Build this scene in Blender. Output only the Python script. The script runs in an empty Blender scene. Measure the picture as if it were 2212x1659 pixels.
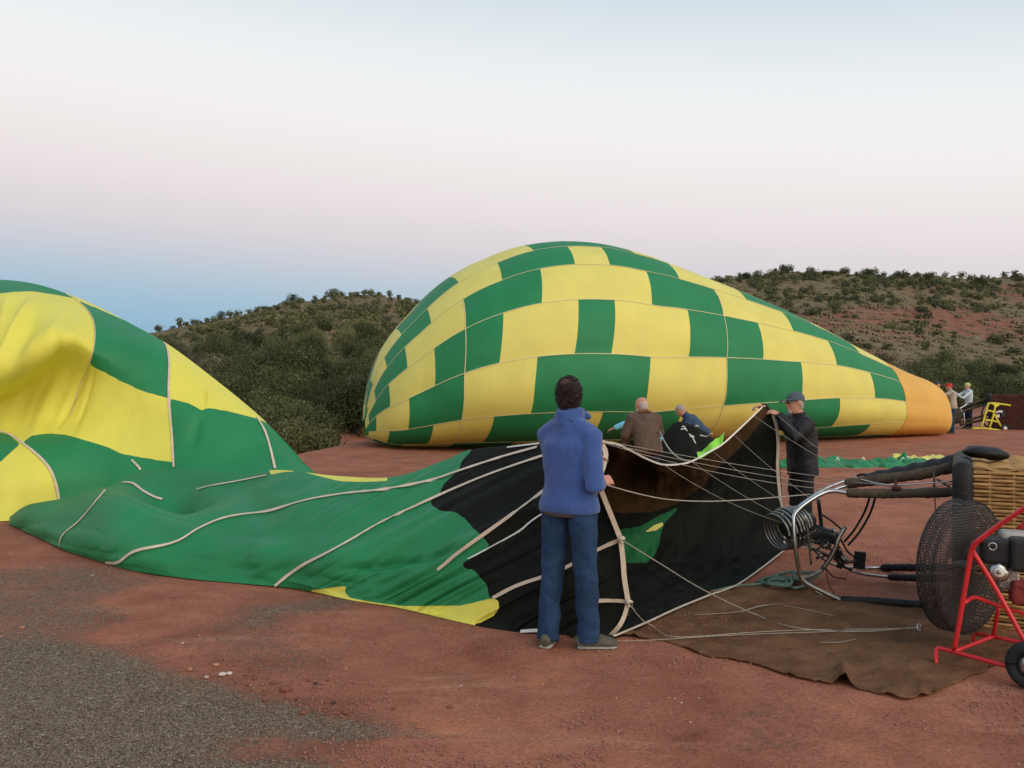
import bpy, math, random
import numpy as np
from mathutils import Vector
from mathutils.bvhtree import BVHTree
random.seed(7)
rng = np.random.default_rng(7)
S = bpy.context.scene
COL = S.collection

# ------------------------------------------------------------------ camera
F, CX, CY, CH = 1840.0, 1106.0, 829.5, 1.7      # focal length in units of a 2212x1659 frame, eye height
cam_d = bpy.data.cameras.new("camera")
cam = bpy.data.objects.new("camera", cam_d)
COL.objects.link(cam)
cam.location = (0, 0, CH)
cam.rotation_euler = (math.radians(90), 0, 0)
cam_d.sensor_width = 36.0
cam_d.lens = 36.0 * F / 2212.0
cam_d.clip_start = 0.1
cam_d.clip_end = 3000
S.camera = cam

# ------------------------------------------------------------------ sky: dawn, earth's shadow low in front, glow behind the camera
SUN_AZ = Vector((0.62, -0.78, 0)).normalized()       # towards the rising sun
def lin(c):
    return tuple(((v / 255) / 12.92 if v / 255 <= 0.04045 else ((v / 255 + 0.055) / 1.055) ** 2.4) for v in c)
world = bpy.data.worlds.new("World")
S.world = world
world.use_nodes = True
wn, wl = world.node_tree.nodes, world.node_tree.links
wn.clear()
def wnode(t, **k):
    n = wn.new(t)
    for a, b in k.items(): setattr(n, a, b)
    return n
def wmath(op, a, b=None):
    n = wnode('ShaderNodeMath', operation=op)
    for i, v in enumerate((a, b)):
        if v is None: continue
        if isinstance(v, (int, float)): n.inputs[i].default_value = v
        else: wl.new(v, n.inputs[i])
    return n.outputs[0]
tc = wnode('ShaderNodeTexCoord')
nrm = wnode('ShaderNodeVectorMath', operation='NORMALIZE'); wl.new(tc.outputs['Generated'], nrm.inputs[0])
sep = wnode('ShaderNodeSeparateXYZ'); wl.new(nrm.outputs[0], sep.inputs[0])
dot = wnode('ShaderNodeVectorMath', operation='DOT_PRODUCT'); wl.new(nrm.outputs[0], dot.inputs[0])
dot.inputs[1].default_value = SUN_AZ
# elevation, shifted up where the sky is away from the antisolar point
az = wmath('ADD', dot.outputs['Value'], 1.0)
lift = wmath('MULTIPLY', az, 0.125)
elev = wmath('ADD', sep.outputs['Z'], lift)
ramp = wnode('ShaderNodeValToRGB'); wl.new(elev, ramp.inputs[0])
stops = [(0.00, (120, 158, 192)), (0.062, (148, 186, 211)), (0.090, (158, 191, 212)), (0.120, (178, 198, 214)), (0.150, (202, 206, 216)), (0.182, (219, 213, 217)), (0.235, (236, 226, 226)),
         (0.32, (245, 243, 242)), (0.385, (236, 241, 243)), (0.45, (214, 225, 232)), (0.62, (182, 202, 223)), (1.0, (140, 170, 205))]
cr = ramp.color_ramp
cr.interpolation = 'B_SPLINE'
while len(cr.elements) < len(stops): cr.elements.new(0.5)
for e, (p, c) in zip(cr.elements, stops):
    e.position = p
    e.color = (*lin(c), 1)
# warm brightening around the sunrise (behind the camera)
g1 = wmath('MAXIMUM', dot.outputs['Value'], 0.0)
g2 = wmath('POWER', g1, 2.0)
mix = wnode('ShaderNodeMix', data_type='RGBA', blend_type='MIX')
wl.new(g2, mix.inputs[0]); wl.new(ramp.outputs[0], mix.inputs[6])
mix.inputs[7].default_value = (1.25, 1.0, 0.76, 1)
bg = wnode('ShaderNodeBackground'); wl.new(mix.outputs[2], bg.inputs[0])
bg.inputs[1].default_value = 1.0
wo = wnode('ShaderNodeOutputWorld'); wl.new(bg.outputs[0], wo.inputs[0])

# ------------------------------------------------------------------ soft dawn light (sun not yet over the ridge)
sun_d = bpy.data.lights.new("sun", 'SUN')
sun_d.energy = 1.55
sun_d.angle = math.radians(70)
sun_d.color = (1.0, 0.93, 0.84)
sun = bpy.data.objects.new("sun", sun_d)
COL.objects.link(sun)
sdir = Vector((SUN_AZ.x, SUN_AZ.y, 0.58))
sun.rotation_euler = sdir.to_track_quat('Z', 'Y').to_euler()
S.view_settings.view_transform = 'Standard'
S.view_settings.look = 'None'
S.view_settings.exposure = 0.0
S.view_settings.gamma = 1.0
S.view_settings.use_curve_mapping = False

# ------------------------------------------------------------------ helpers
OFF = {}
def W(x, y, d):
    return np.array([(x - CX) / F * d, d, CH - (y - CY) / F * d])
def GD(y):
    return CH * F / (y - CY)
def G(x, y, z=0.0):
    d = (CH - z) * F / (y - CY)
    return W(x, y, d)
def proj(V):
    V = np.asarray(V, float)
    d = np.maximum(V[..., 1], 0.05)
    return CX + F * V[..., 0] / d, CY - F * (V[..., 2] - CH) / d
def tag(o, label=None, cat=None, group=None, kind=None):
    if label: o['label'] = label
    if cat: o['category'] = cat
    if group: o['group'] = group
    if kind: o['kind'] = kind
    return o
def empty(name, loc, label, cat, group=None):
    o = bpy.data.objects.new(name, None)
    COL.objects.link(o)
    o.location = tuple(loc)
    o.empty_display_size = 0.2
    OFF[o] = np.array(loc, float)
    return tag(o, label, cat, group)
def fill(me, V, Fc):
    V = np.asarray(V, np.float32)
    if isinstance(Fc, np.ndarray):
        n, k = Fc.shape
        me.vertices.add(len(V)); me.vertices.foreach_set('co', V.ravel())
        me.loops.add(n * k); me.loops.foreach_set('vertex_index', Fc.astype(np.int32).ravel())
        me.polygons.add(n)
        me.polygons.foreach_set('loop_start', np.arange(0, n * k, k, dtype=np.int32))
        me.update(calc_edges=True)
    else:
        me.from_pydata([tuple(map(float, v)) for v in V], [], Fc)
def mk(name, V, Fc, mat, parent=None, smooth=True, normals=None, loc=None):
    V = np.asarray(V, float)
    off = OFF[parent] if parent is not None else (np.array(loc, float) if loc is not None else np.zeros(3))
    me = bpy.data.meshes.new(name)
    fill(me, V - off, Fc)
    me.materials.append(mat)
    if smooth: me.polygons.foreach_set('use_smooth', np.ones(len(me.polygons), bool))
    me.validate()
    if normals is not None and len(me.vertices) == len(normals):
        fn = np.empty(len(me.polygons) * 3, np.float32); me.polygons.foreach_get('normal', fn)
        v0 = np.array([q.vertices[0] for q in me.polygons])
        if (np.asarray(normals)[v0] * fn.reshape(-1, 3)).sum() < 0:
            me.flip_normals()
        me.normals_split_custom_set_from_vertices([tuple(n) for n in normals])
    o = bpy.data.objects.new(name, me)
    COL.objects.link(o)
    if parent is not None:
        o.parent = parent
    elif loc is not None:
        o.location = tuple(off)
    OFF[o] = off
    return o
def hsh(*a):
    h = np.zeros(a[0].shape, np.uint32)
    for i, v in enumerate(a):
        h ^= (v.astype(np.int64) & 0xffffffff).astype(np.uint32) * np.uint32([374761393, 668265263, 2147483647 - 6, 1274126177][i])
        h = (h ^ (h >> np.uint32(13))) * np.uint32(1274126177)
    return ((h ^ (h >> np.uint32(16))) & np.uint32(0xffff)).astype(float) / 65535.0
def vn(x, y, z=None):
    x = np.asarray(x, float); y = np.asarray(y, float)
    z = np.zeros_like(x) if z is None else np.asarray(z, float)
    xi, yi, zi = np.floor(x), np.floor(y), np.floor(z)
    f = [v - vi for v, vi in ((x, xi), (y, yi), (z, zi))]
    u, v, w = [t * t * (3 - 2 * t) for t in f]
    r = 0
    for a in (0, 1):
        for b in (0, 1):
            for c in (0, 1):
                r = r + hsh(xi + a, yi + b, zi + c) * (u if a else 1 - u) * (v if b else 1 - v) * (w if c else 1 - w)
    return r * 2 - 1
def fbm(x, y, z=None, o=4):
    r, a = 0, 1.0
    z = np.zeros_like(np.asarray(x, float)) if z is None else z
    for i in range(o):
        r = r + a * vn(np.asarray(x) * 2 ** i + 17.3 * i, np.asarray(y) * 2 ** i - 9.1 * i, np.asarray(z) * 2 ** i)
        a *= 0.5
    return r
def inpoly(px, py, poly):
    px, py = np.asarray(px), np.asarray(py)
    r = np.zeros(px.shape, bool)
    n = len(poly)
    for i in range(n):
        x0, y0 = poly[i]; x1, y1 = poly[(i + 1) % n]
        if y0 == y1: continue
        c = (y0 > py) != (y1 > py)
        r ^= c & (px < (x1 - x0) * (py - y0) / (y1 - y0) + x0)
    return r
def cr_matrix(n, m):
    """Catmull-Rom resampling weights, n control values -> m samples"""
    M = np.zeros((m, n))
    for k, t in enumerate(np.linspace(0, n - 1, m)):
        i = min(int(t), n - 2); f = t - i
        w = [-.5 * f + f * f - .5 * f ** 3, 1 - 2.5 * f * f + 1.5 * f ** 3, .5 * f + 2 * f * f - 1.5 * f ** 3, -.5 * f * f + .5 * f ** 3]
        for j, wv in zip((i - 1, i, i + 1, i + 2), w):
            if j < 0:
                M[k, 0] += 2 * wv; M[k, 1] -= wv
            elif j > n - 1:
                M[k, n - 1] += 2 * wv; M[k, n - 2] -= wv
            else: M[k, j] += wv
    return M
def resample(P, m):
    P = np.asarray(P, float)
    return cr_matrix(len(P), m) @ P
def smooth_line(P, step):
    P = np.asarray(P, float)
    L = np.linalg.norm(np.diff(P, axis=0), axis=1).sum()
    m = max(3, int(L / step))
    Q = resample(P, max(m, len(P) * 8))
    s = np.r_[0, np.cumsum(np.linalg.norm(np.diff(Q, axis=0), axis=1))]
    t = np.linspace(0, s[-1], m)
    return np.stack([np.interp(t, s, Q[:, i]) for i in range(3)], 1)
def patch(C, nr, nc):
    C = np.asarray(C, float)
    A, B = cr_matrix(C.shape[0], nr), cr_matrix(C.shape[1], nc)
    return np.einsum('ri,ijk,cj->rck', A, C, B)
def gridfaces(nr, nc, wrap=False):
    i = np.arange(nr * nc).reshape(nr, nc)
    if wrap: i = np.concatenate([i, i[:, :1]], 1)
    return np.stack([i[:-1, :-1], i[:-1, 1:], i[1:, 1:], i[1:, :-1]], -1).reshape(-1, 4)
def gridnormals(P):
    a = np.gradient(P, axis=0); b = np.gradient(P, axis=1)
    n = np.cross(b, a)
    return n / np.maximum(np.linalg.norm(n, axis=-1, keepdims=True), 1e-9)
def frames(P, side=None):
    P = np.asarray(P, float)
    T = np.gradient(P, axis=0)
    T /= np.maximum(np.linalg.norm(T, axis=1, keepdims=True), 1e-9)
    A = np.zeros_like(P)
    s = np.array(side, float) if side is not None else (np.array([0, 0, 1.]) if abs(T[0][2]) < .9 else np.array([1., 0, 0]))
    for i in range(len(P)):
        s = s - T[i] * np.dot(s, T[i])
        s = s / max(np.linalg.norm(s), 1e-9)
        A[i] = s
    return T, A, np.cross(T, A)
def tube(P, r, seg=8, side=None, closed=False):
    """capped tube; r scalar, list, or list of (a,b)"""
    P = np.asarray(P, float); n = len(P)
    R = np.asarray(r, float)
    if R.ndim == 0: R = np.full((n, 2), float(R))
    elif R.ndim == 1: R = np.stack([R, R], 1)
    T, A, B = frames(P, side)
    a = np.arange(seg) * 2 * math.pi / seg
    V = P[:, None] + A[:, None] * (np.cos(a)[None, :, None] * R[:, 0][:, None, None]) + B[:, None] * (np.sin(a)[None, :, None] * R[:, 1][:, None, None])
    V = V.reshape(-1, 3)
    Fq = gridfaces(n, seg, True)[:, ::-1].tolist()
    if closed:
        last = (n - 1) * seg
        for j in range(seg):
            Fq.append([last + (j + 1) % seg, last + j, j, (j + 1) % seg][::-1])
    else:
        Fq.append(list(range(seg)))
        Fq.append([(n - 1) * seg + j for j in range(seg)][::-1])
    return V, Fq
def join(parts):
    V, Fc, n = [], [], 0
    for v, f in parts:
        V.append(np.asarray(v, float)); Fc += [[i + n for i in q] for q in f]; n += len(v)
    return np.concatenate(V), Fc
def box(c, s, ax=None):
    c = np.array(c, float)
    ax = np.eye(3) if ax is None else np.asarray(ax, float)
    V = [c + ax[0] * s[0] * i / 2 + ax[1] * s[1] * j / 2 + ax[2] * s[2] * k / 2 for i in (-1, 1) for j in (-1, 1) for k in (-1, 1)]
    return np.array(V), [[0, 1, 3, 2], [4, 6, 7, 5], [0, 4, 5, 1], [2, 3, 7, 6], [0, 2, 6, 4], [1, 5, 7, 3]]
def ribbon(P, N, w, th=0.004):
    """flat woven tape along P, lying in the plane given by normals N"""
    P = np.asarray(P, float); N = np.asarray(N, float)
    T = np.gradient(P, axis=0); T /= np.maximum(np.linalg.norm(T, axis=1, keepdims=True), 1e-9)
    Sd = np.cross(T, N); Sd /= np.maximum(np.linalg.norm(Sd, axis=1, keepdims=True), 1e-9)
    N = np.cross(Sd, T)
    n = len(P)
    ww = np.broadcast_to(np.asarray(w, float), (n,))[:, None] / 2
    V = np.stack([P - Sd * ww, P + Sd * ww, P + Sd * ww + N * th, P - Sd * ww + N * th], 1).reshape(-1, 3)
    Fq = gridfaces(n, 4, True).tolist() + [[3, 2, 1, 0], [4 * n - 4, 4 * n - 3, 4 * n - 2, 4 * n - 1]]
    return V, Fq

# ------------------------------------------------------------------ materials
def mat(name, col, rough=.75, var=.12, vs=6., bump=.15, bs=60., metal=0., trans=0., sheen=0., spec=.3, col2=None, aniso=None, crumple=0., cs=5.):
    m = bpy.data.materials.new(name); m.use_nodes = True
    nt = m.node_tree; n, l = nt.nodes, nt.links; n.clear()
    out = n.new('ShaderNodeOutputMaterial'); p = n.new('ShaderNodeBsdfPrincipled')
    t = n.new('ShaderNodeTexCoord')
    nz = n.new('ShaderNodeTexNoise'); nz.inputs['Scale'].default_value = vs; nz.inputs['Detail'].default_value = 5
    l.new(t.outputs['Object'], nz.inputs['Vector'])
    rp = n.new('ShaderNodeValToRGB'); l.new(nz.outputs['Fac'], rp.inputs[0])
    c2 = col2 if col2 else tuple(v * (1 + var) for v in col)
    c1 = col if col2 else tuple(v * (1 - var) for v in col)
    rp.color_ramp.elements[0].position = .3; rp.color_ramp.elements[0].color = (*c1, 1)
    rp.color_ramp.elements[1].position = .7; rp.color_ramp.elements[1].color = (*c2, 1)
    l.new(rp.outputs[0], p.inputs['Base Color'])
    p.inputs['Roughness'].default_value = rough; p.inputs['Metallic'].default_value = metal
    p.inputs['Specular IOR Level'].default_value = spec
    if sheen: p.inputs['Sheen Weight'].default_value = sheen
    if bump:
        b = n.new('ShaderNodeTexNoise'); b.inputs['Scale'].default_value = bs; b.inputs['Detail'].default_value = 4
        if aniso:
            mp = n.new('ShaderNodeMapping'); mp.inputs['Scale'].default_value = aniso
            l.new(t.outputs['Object'], mp.inputs[0]); l.new(mp.outputs[0], b.inputs['Vector'])
        else: l.new(t.outputs['Object'], b.inputs['Vector'])
        bn = n.new('ShaderNodeBump'); bn.inputs['Strength'].default_value = bump; bn.inputs['Distance'].default_value = .02
        hgt = b.outputs['Fac']
        if crumple:
            ds = n.new('ShaderNodeTexNoise'); ds.inputs['Scale'].default_value = cs * .6; ds.inputs['Detail'].default_value = 3; l.new(t.outputs['Object'], ds.inputs['Vector'])
            va = n.new('ShaderNodeVectorMath'); va.operation = 'MULTIPLY_ADD'; l.new(ds.outputs['Color'], va.inputs[0]); va.inputs[1].default_value = (.55, .55, .55); l.new(t.outputs['Object'], va.inputs[2])
            vo = n.new('ShaderNodeTexVoronoi'); vo.inputs['Scale'].default_value = cs; l.new(va.outputs[0], vo.inputs['Vector'])
            md = n.new('ShaderNodeMath'); md.operation = 'MULTIPLY_ADD'; l.new(vo.outputs['Distance'], md.inputs[0]); md.inputs[1].default_value = crumple; l.new(hgt, md.inputs[2]); hgt = md.outputs[0]
        l.new(hgt, bn.inputs['Height']); l.new(bn.outputs[0], p.inputs['Normal'])
    sh = p.outputs[0]
    if trans:
        tr = n.new('ShaderNodeBsdfTranslucent'); l.new(rp.outputs[0], tr.inputs[0])
        mx = n.new('ShaderNodeMixShader'); mx.inputs[0].default_value = trans
        l.new(sh, mx.inputs[1]); l.new(tr.outputs[0], mx.inputs[2]); sh = mx.outputs[0]
    l.new(sh, out.inputs[0])
    return m
GREEN = mat('green_nylon', (.022, .235, .085), .58, .07, 1.2, .30, 6, trans=.10, aniso=(1, 1, .3))
YELLOW = mat('yellow_nylon', (.80, .715, .175), .58, .05, 1.2, .26, 6, trans=.12, aniso=(1, 1, .3))
GREENN = mat('near_green_nylon', (.022, .235, .085), .52, .08, 1.2, .30, 16, trans=.10, crumple=1.3, cs=4.5)
YELLOW2 = mat('lemon_nylon', (.80, .745, .115), .52, .05, 1.2, .24, 16, trans=.12, crumple=1.3, cs=3.5)
GREEN_SHADED = mat('green_nylon_shaded', (.012, .135, .045), .75, .15, 3, .5, 16, crumple=1.5, cs=6)  # same green nylon, darkened: shade inside the mouth put into the colour
GOLD = mat('gold_nomex', (.76, .44, .10), .7, .06, 1.2, .22, 7, trans=.1, aniso=(1, 1, .3))
BLACKF = mat('black_nomex', (.0105, .0120, .0098), .85, .2, 3, .45, 14, spec=.12, aniso=(1, 1, 2.5), crumple=1.6, cs=6)
SEAM = mat('seam_tape', (.68, .62, .36), .7, .06, 3, .1, 60)
BROWNF = mat('brown_lining', (.062, .034, .014), .9, .2, 3, .4, 16, spec=.08, crumple=1.2, cs=6)
TAPE = mat('cream_webbing', (.62, .52, .40), .8, .12, 9, .2, 90)
TAPEW = mat('white_webbing', (.70, .68, .60), .8, .08, 9, .2, 90)
STEEL = mat('steel', (.50, .51, .50), .32, .12, 9, .05, 30, metal=1.)
STEELD = mat('steel_dull', (.30, .29, .26), .45, .25, 14, .1, 30, metal=1.)
SUEDE = mat('olive_suede', (.085, .066, .042), .95, .25, 12, .6, 60)
BLACKL = mat('black_leather', (.016, .015, .014), .6, .2, 8, .35, 40)
RUBBER = mat('rubber', (.022, .024, .024), .75, .2, 12, .1, 50)
RED = mat('red_paint', (.62, .022, .028), .38, .08, 8, .04, 30, spec=.5)
YELP = mat('yellow_paint', (.70, .62, .04), .45, .08, 8, .04, 30, spec=.5)
WICK = mat('wicker', (.42, .24, .085), .6, .28, 10, .3, 70)
WICKR = mat('wicker_dark', (.085, .030, .018), .7, .25, 6, .3, 40)
ROPE = mat('rope', (.40, .36, .29), .85, .15, 20, .3, 120)
ROPEG = mat('green_rope', (.13, .22, .16), .85, .2, 14, .5, 110)
SKIN = mat('skin', (.56, .27, .18), .55, .10, 12, .08, 60)
ENGB = mat('engine_black', (.020, .022, .023), .5, .2, 12, .1, 40)
ENGW = mat('engine_white', (.66, .64, .58), .4, .08, 8, .04, 40)

# ------------------------------------------------------------------ terrain
def tab(x, pts):
    return np.interp(x, [p[0] for p in pts], [p[1] for p in pts])
RIDGE = [(-3000, 760), (0, 748), (340, 724), (430, 700), (540, 677), (650, 657), (690, 650), (750, 644), (830, 644), (905, 655), (1100, 690),
         (1300, 680), (1450, 625), (1545, 604), (1700, 590), (1800, 586), (1900, 587), (2000, 592), (2212, 605), (3200, 635)]
def terrain(x, y):
    x = np.asarray(x, float); y = np.asarray(y, float)
    ys = np.maximum(y, 3.0)
    px = np.clip(CX + F * x / ys, -2500, 4500)
    E = tab(px, [(-2500, 19.5), (640, 20.5), (800, 26), (1000, 38), (2000, 46), (2150, 52), (4500, 52)])
    D = tab(px, [(-2500, 260), (900, 260), (1500, 205), (4500, 200)])
    Hr = CH + (CY - tab(px, RIDGE)) / F * D
    s = np.clip((ys - E) / (D - E), 0, 1)
    h = Hr * s ** 1.25
    dipw = tab(px, [(-2500, 1.3), (800, 1.3), (1400, .5), (2000, .4), (4500, .2)])
    h = h - dipw * np.clip((ys - E) / 5, 0, 1) * np.exp(-np.clip(ys - E, 0, None) / 25)
    h = h + np.clip((ys - E) / 40, 0, 1) * (1.1 * fbm(x / 22, y / 22, o=3) + .9 * np.sin(h * .9 + x * .03) * np.clip((px - 1300) / 200, 0, 1) * .25)
    h = np.where(ys > D, h - (ys - D) * .22, h)
    berm = np.exp(-((ys - 47) / 5) ** 2) * np.clip((px - 2080) / 70, 0, 1) * .9
    h = h + berm
    near = .010 * fbm(x * 1.3, y * 1.3, o=3) * np.clip((ys - 2) / 2, 0, 1)
    h = np.where(y > 3, np.maximum(h, -8), 0) + near
    return h
def axis(lo, hi, step, far, ratio):
    a = list(np.arange(lo, hi + 1e-6, step)); s = step
    v = hi
    up = []
    while v < far[1]:
        s *= ratio; v += min(s, 6.5); up.append(v)
    v = lo; s = step; dn = []
    while v > far[0]:
        s *= ratio; v -= min(s, 6.5); dn.append(v)
    return np.array(dn[::-1] + a + up)
gx = axis(-6.5, 6.5, .09, (-420, 420), 1.06)
gy = axis(2.0, 12.0, .09, (-60, 520), 1.05)
GX, GY = np.meshgrid(gx, gy)
GZ = terrain(GX, GY)
def zl(pts):
    return [(a * .5, b * .5 + 1238.7) for a, b in pts]
GRA = [(zl([(-400, 300), (200, 262), (420, 300), (560, 375), (720, 410), (860, 450), (1040, 490), (1200, 540), (1300, 590), (1480, 640), (1700, 690),
            (1880, 745), (1700, 748), (1300, 703), (950, 700), (905, 765), (1200, 790), (1500, 830), (1500, 1200), (-900, 1200)]), 1.0),
       (zl([(-900, -60), (500, -20), (700, 50), (480, 110), (540, 190), (430, 220), (400, 262), (200, 262), (-900, 240)]), .62),
       (zl([(820, 190), (1150, 130), (1500, 100), (1650, 130), (1450, 190), (1000, 230)]), .7),
       (zl([(700, 260), (1000, 240), (1300, 300), (1600, 330), (1500, 400), (1100, 390), (800, 340)]), .45),
       ([(1560, 1530), (1680, 1510), (1790, 1560), (1740, 1659), (1600, 1659)], .35)]
PX, PY = proj(np.stack([GX, GY, np.zeros_like(GX)], -1))
j1, j2 = fbm(GX * 2.2, GY * 2.2, o=5) * 34, fbm(GX * 2.2 + 40, GY * 2.2, o=5) * 17
def gravel_at(px, py):
    m = np.full(px.shape, .10)
    for poly, v in GRA: m = np.maximum(m, inpoly(px, py, poly) * v)
    return m
mask = np.where((GY > 2.2) & (GY < 13), gravel_at(PX + j1, PY + j2), .18)
for it in range(5):
    k = mask.copy()
    k[1:-1, 1:-1] = (mask[1:-1, 1:-1] * 2 + mask[:-2, 1:-1] + mask[2:, 1:-1] + mask[1:-1, :-2] + mask[1:-1, 2:]) / 6
    mask = k
mask = np.where(GY > 13, .22 + .25 * vn(GX * .25, GY * .6), mask)
hillm = np.clip((GZ - .4) / 2.0, 0, 1) * (GY > 18)
redm = np.clip(.36 + .80 * fbm(GX / 14, GY / 30, o=3) + .5 * np.clip((PX - 1400) / 400, -.5, .5) - .6 * np.clip((GZ - 17) / 8, 0, 1), 0, 1)

def ground_material():
    m = bpy.data.materials.new('red_dirt'); m.use_nodes = True
    nt = m.node_tree; n, l = nt.nodes, nt.links; n.clear()
    out = n.new('ShaderNodeOutputMaterial'); p = n.new('ShaderNodeBsdfPrincipled')
    tcn = n.new('ShaderNodeTexCoord')
    def noise(sc, det=6, ro=.6):
        k = n.new('ShaderNodeTexNoise'); k.inputs['Scale'].default_value = sc; k.inputs['Detail'].default_value = det
        k.inputs['Roughness'].default_value = ro
        l.new(tcn.outputs['Object'], k.inputs['Vector']); return k.outputs['Fac']
    def rampc(f, st):
        r = n.new('ShaderNodeValToRGB'); l.new(f, r.inputs[0])
        while len(r.color_ramp.elements) < len(st): r.color_ramp.elements.new(.5)
        for e, (q, c) in zip(r.color_ramp.elements, st): e.position = q; e.color = (*c, 1)
        return r.outputs[0]
    def mixc(f, a, b, mode='MIX'):
        k = n.new('ShaderNodeMix'); k.data_type = 'RGBA'; k.blend_type = mode
        if isinstance(f, (int, float)): k.inputs[0].default_value = f
        else: l.new(f, k.inputs[0])
        l.new(a, k.inputs[6]); l.new(b, k.inputs[7]); return k.outputs[2]
    def mth(op, a, b):
        k = n.new('ShaderNodeMath'); k.operation = op; k.use_clamp = op in ('MULTIPLY_ADD',)
        for i, v in enumerate((a, b)):
            if isinstance(v, (int, float)): k.inputs[i].default_value = v
            else: l.new(v, k.inputs[i])
        return k.outputs[0]
    def attr(nm):
        a = n.new('ShaderNodeAttribute'); a.attribute_name = nm; return a.outputs['Fac']
    soil = rampc(noise(1.6, 8, .65), [(.28, (.240, .085, .048)), (.42, (.335, .126, .074)), (.56, (.395, .157, .096)), (.70, (.47, .180, .088))])
    fine = rampc(noise(48, 6, .75), [(.3, (.55, .53, .52)), (.5, (1, 1, 1)), (.72, (1.28, 1.25, 1.22))])
    patchy = rampc(noise(.45, 6, .7), [(.32, (.80, .78, .77)), (.5, (1, 1, 1)), (.68, (1.14, 1.12, 1.12))])
    mpg = n.new('ShaderNodeMapping'); mpg.inputs['Scale'].default_value = (.55, 2.2, 1); mpg.inputs['Rotation'].default_value = (0, 0, .25); l.new(tcn.outputs['Object'], mpg.inputs[0])
    stn = n.new('ShaderNodeTexNoise'); stn.inputs['Scale'].default_value = 1.3; stn.inputs['Detail'].default_value = 7; stn.inputs['Roughness'].default_value = .7; l.new(mpg.outputs[0], stn.inputs['Vector'])
    stm = n.new('ShaderNodeMapRange'); stm.inputs[1].default_value = .56; stm.inputs[2].default_value = .72; l.new(stn.outputs['Fac'], stm.inputs[0])
    pale = n.new('ShaderNodeRGB'); pale.outputs[0].default_value = (.50, .26, .155, 1)
    stf = mth('MULTIPLY', stm.outputs[0], .75)
    soil = mixc(stf, soil, pale.outputs[0])
    soil = mixc(1.0, mixc(1.0, soil, fine, 'MULTIPLY'), patchy, 'MULTIPLY')
    vor = n.new('ShaderNodeTexVoronoi'); vor.inputs['Scale'].default_value = 75
    l.new(tcn.outputs['Object'], vor.inputs['Vector'])
    sepc = n.new('ShaderNodeSeparateColor'); l.new(vor.outputs['Color'], sepc.inputs[0])
    grav = rampc(sepc.outputs[0], [(0, (.095, .068, .046)), (.3, (.175, .130, .090)), (.65, (.245, .188, .134)), (.92, (.32, .255, .188)), (1, (.52, .44, .34))])
    gm = mth('ADD', attr('gravel'), mth('ADD', mth('MULTIPLY', mth('SUBTRACT', noise(14, 8, .8), .5), 1.7), mth('MULTIPLY', mth('SUBTRACT', noise(2.3, 6, .7), .5), .9)))
    gr = n.new('ShaderNodeMapRange'); gr.inputs[1].default_value = .22; gr.inputs[2].default_value = 1.0
    gr.interpolation_type = 'SMOOTHSTEP'
    l.new(gm, gr.inputs[0])
    near = mixc(gr.outputs[0], soil, grav)
    grass = rampc(noise(.9, 8, .7), [(.3, (.100, .082, .042)), (.5, (.165, .130, .068)), (.7, (.24, .185, .105))])
    rock = rampc(noise(.7, 8, .7), [(.3, (.15, .060, .036)), (.5, (.225, .098, .060)), (.72, (.33, .17, .11))])
    rr = mth('ADD', attr('redness'), mth('MULTIPLY', mth('SUBTRACT', noise(.25, 8, .7), .5), 1.6))
    rm = n.new('ShaderNodeMapRange'); rm.inputs[1].default_value = .3; rm.inputs[2].default_value = .75
    l.new(rr, rm.inputs[0])
    hill = mixc(rm.outputs[0], grass, rock)
    l.new(mixc(attr('hill'), near, hill), p.inputs['Base Color'])
    p.inputs['Roughness'].default_value = .95; p.inputs['Specular IOR Level'].default_value = .12
    h = mth('ADD', mth('MULTIPLY', noise(60, 4, .7), .5), mth('MULTIPLY', noise(5, 8, .65), 1.6))
    hv = mth('MULTIPLY', mth('MULTIPLY', vor.outputs['Distance'], gr.outputs[0]), -1.2)
    bn = n.new('ShaderNodeBump'); bn.inputs['Strength'].default_value = .8; bn.inputs['Distance'].default_value = .026
    l.new(mth('ADD', h, hv), bn.inputs['Height']); l.new(bn.outputs[0], p.inputs['Normal'])
    l.new(p.outputs[0], out.inputs[0])
    return m
ground = mk('ground', np.stack([GX, GY, GZ], -1).reshape(-1, 3), gridfaces(len(gy), len(gx)), ground_material())
for nm, arr in (('gravel', mask), ('hill', hillm), ('redness', redm)):
    a = ground.data.attributes.new(nm, 'FLOAT', 'POINT'); a.data.foreach_set('value', arr.astype(np.float32).ravel())
tag(ground, 'red dirt and gravel ground rising to scrubby hills', kind='structure')

def hill_hit(px, py):
    ys = np.arange(16, 300, .4)
    xs = (px - CX) / F * ys
    z = terrain(xs, ys)
    yy = CY - F * (z - CH) / ys
    k = np.argmax(yy <= py)
    return np.array([xs[k], ys[k], z[k]])

# ------------------------------------------------------------------ loose stones, pebbles
def stone_mesh(seed, flat=.6):
    r = np.random.default_rng(seed)
    nr, nc = 7, 9
    V = []
    for i in range(nr):
        th = math.pi * i / (nr - 1)
        for j in range(nc):
            ph = 2 * math.pi * j / nc
            V.append((math.sin(th) * math.cos(ph), math.sin(th) * math.sin(ph), math.cos(th)))
    V = np.array(V)
    ns = [(r.normal(size=3), r.uniform(.55, .95)) for _ in range(9)]
    for d, c in ns:
        d = d / np.linalg.norm(d)
        q = V @ d
        V = V - np.outer(np.maximum(q - c, 0), d)
    V = V * np.array([1, r.uniform(.65, .95), flat])
    return V, gridfaces(nr, nc, True)[:, ::-1]
SM = [bpy.data.meshes.new('stone') for _ in range(6)]
for i, me in enumerate(SM):
    v, f = stone_mesh(i + 3); fill(me, v, f); me.validate()
ST_PALE = mat('pale_stone', (.46, .33, .26), .9, .2, 3, .3, 8)
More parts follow.
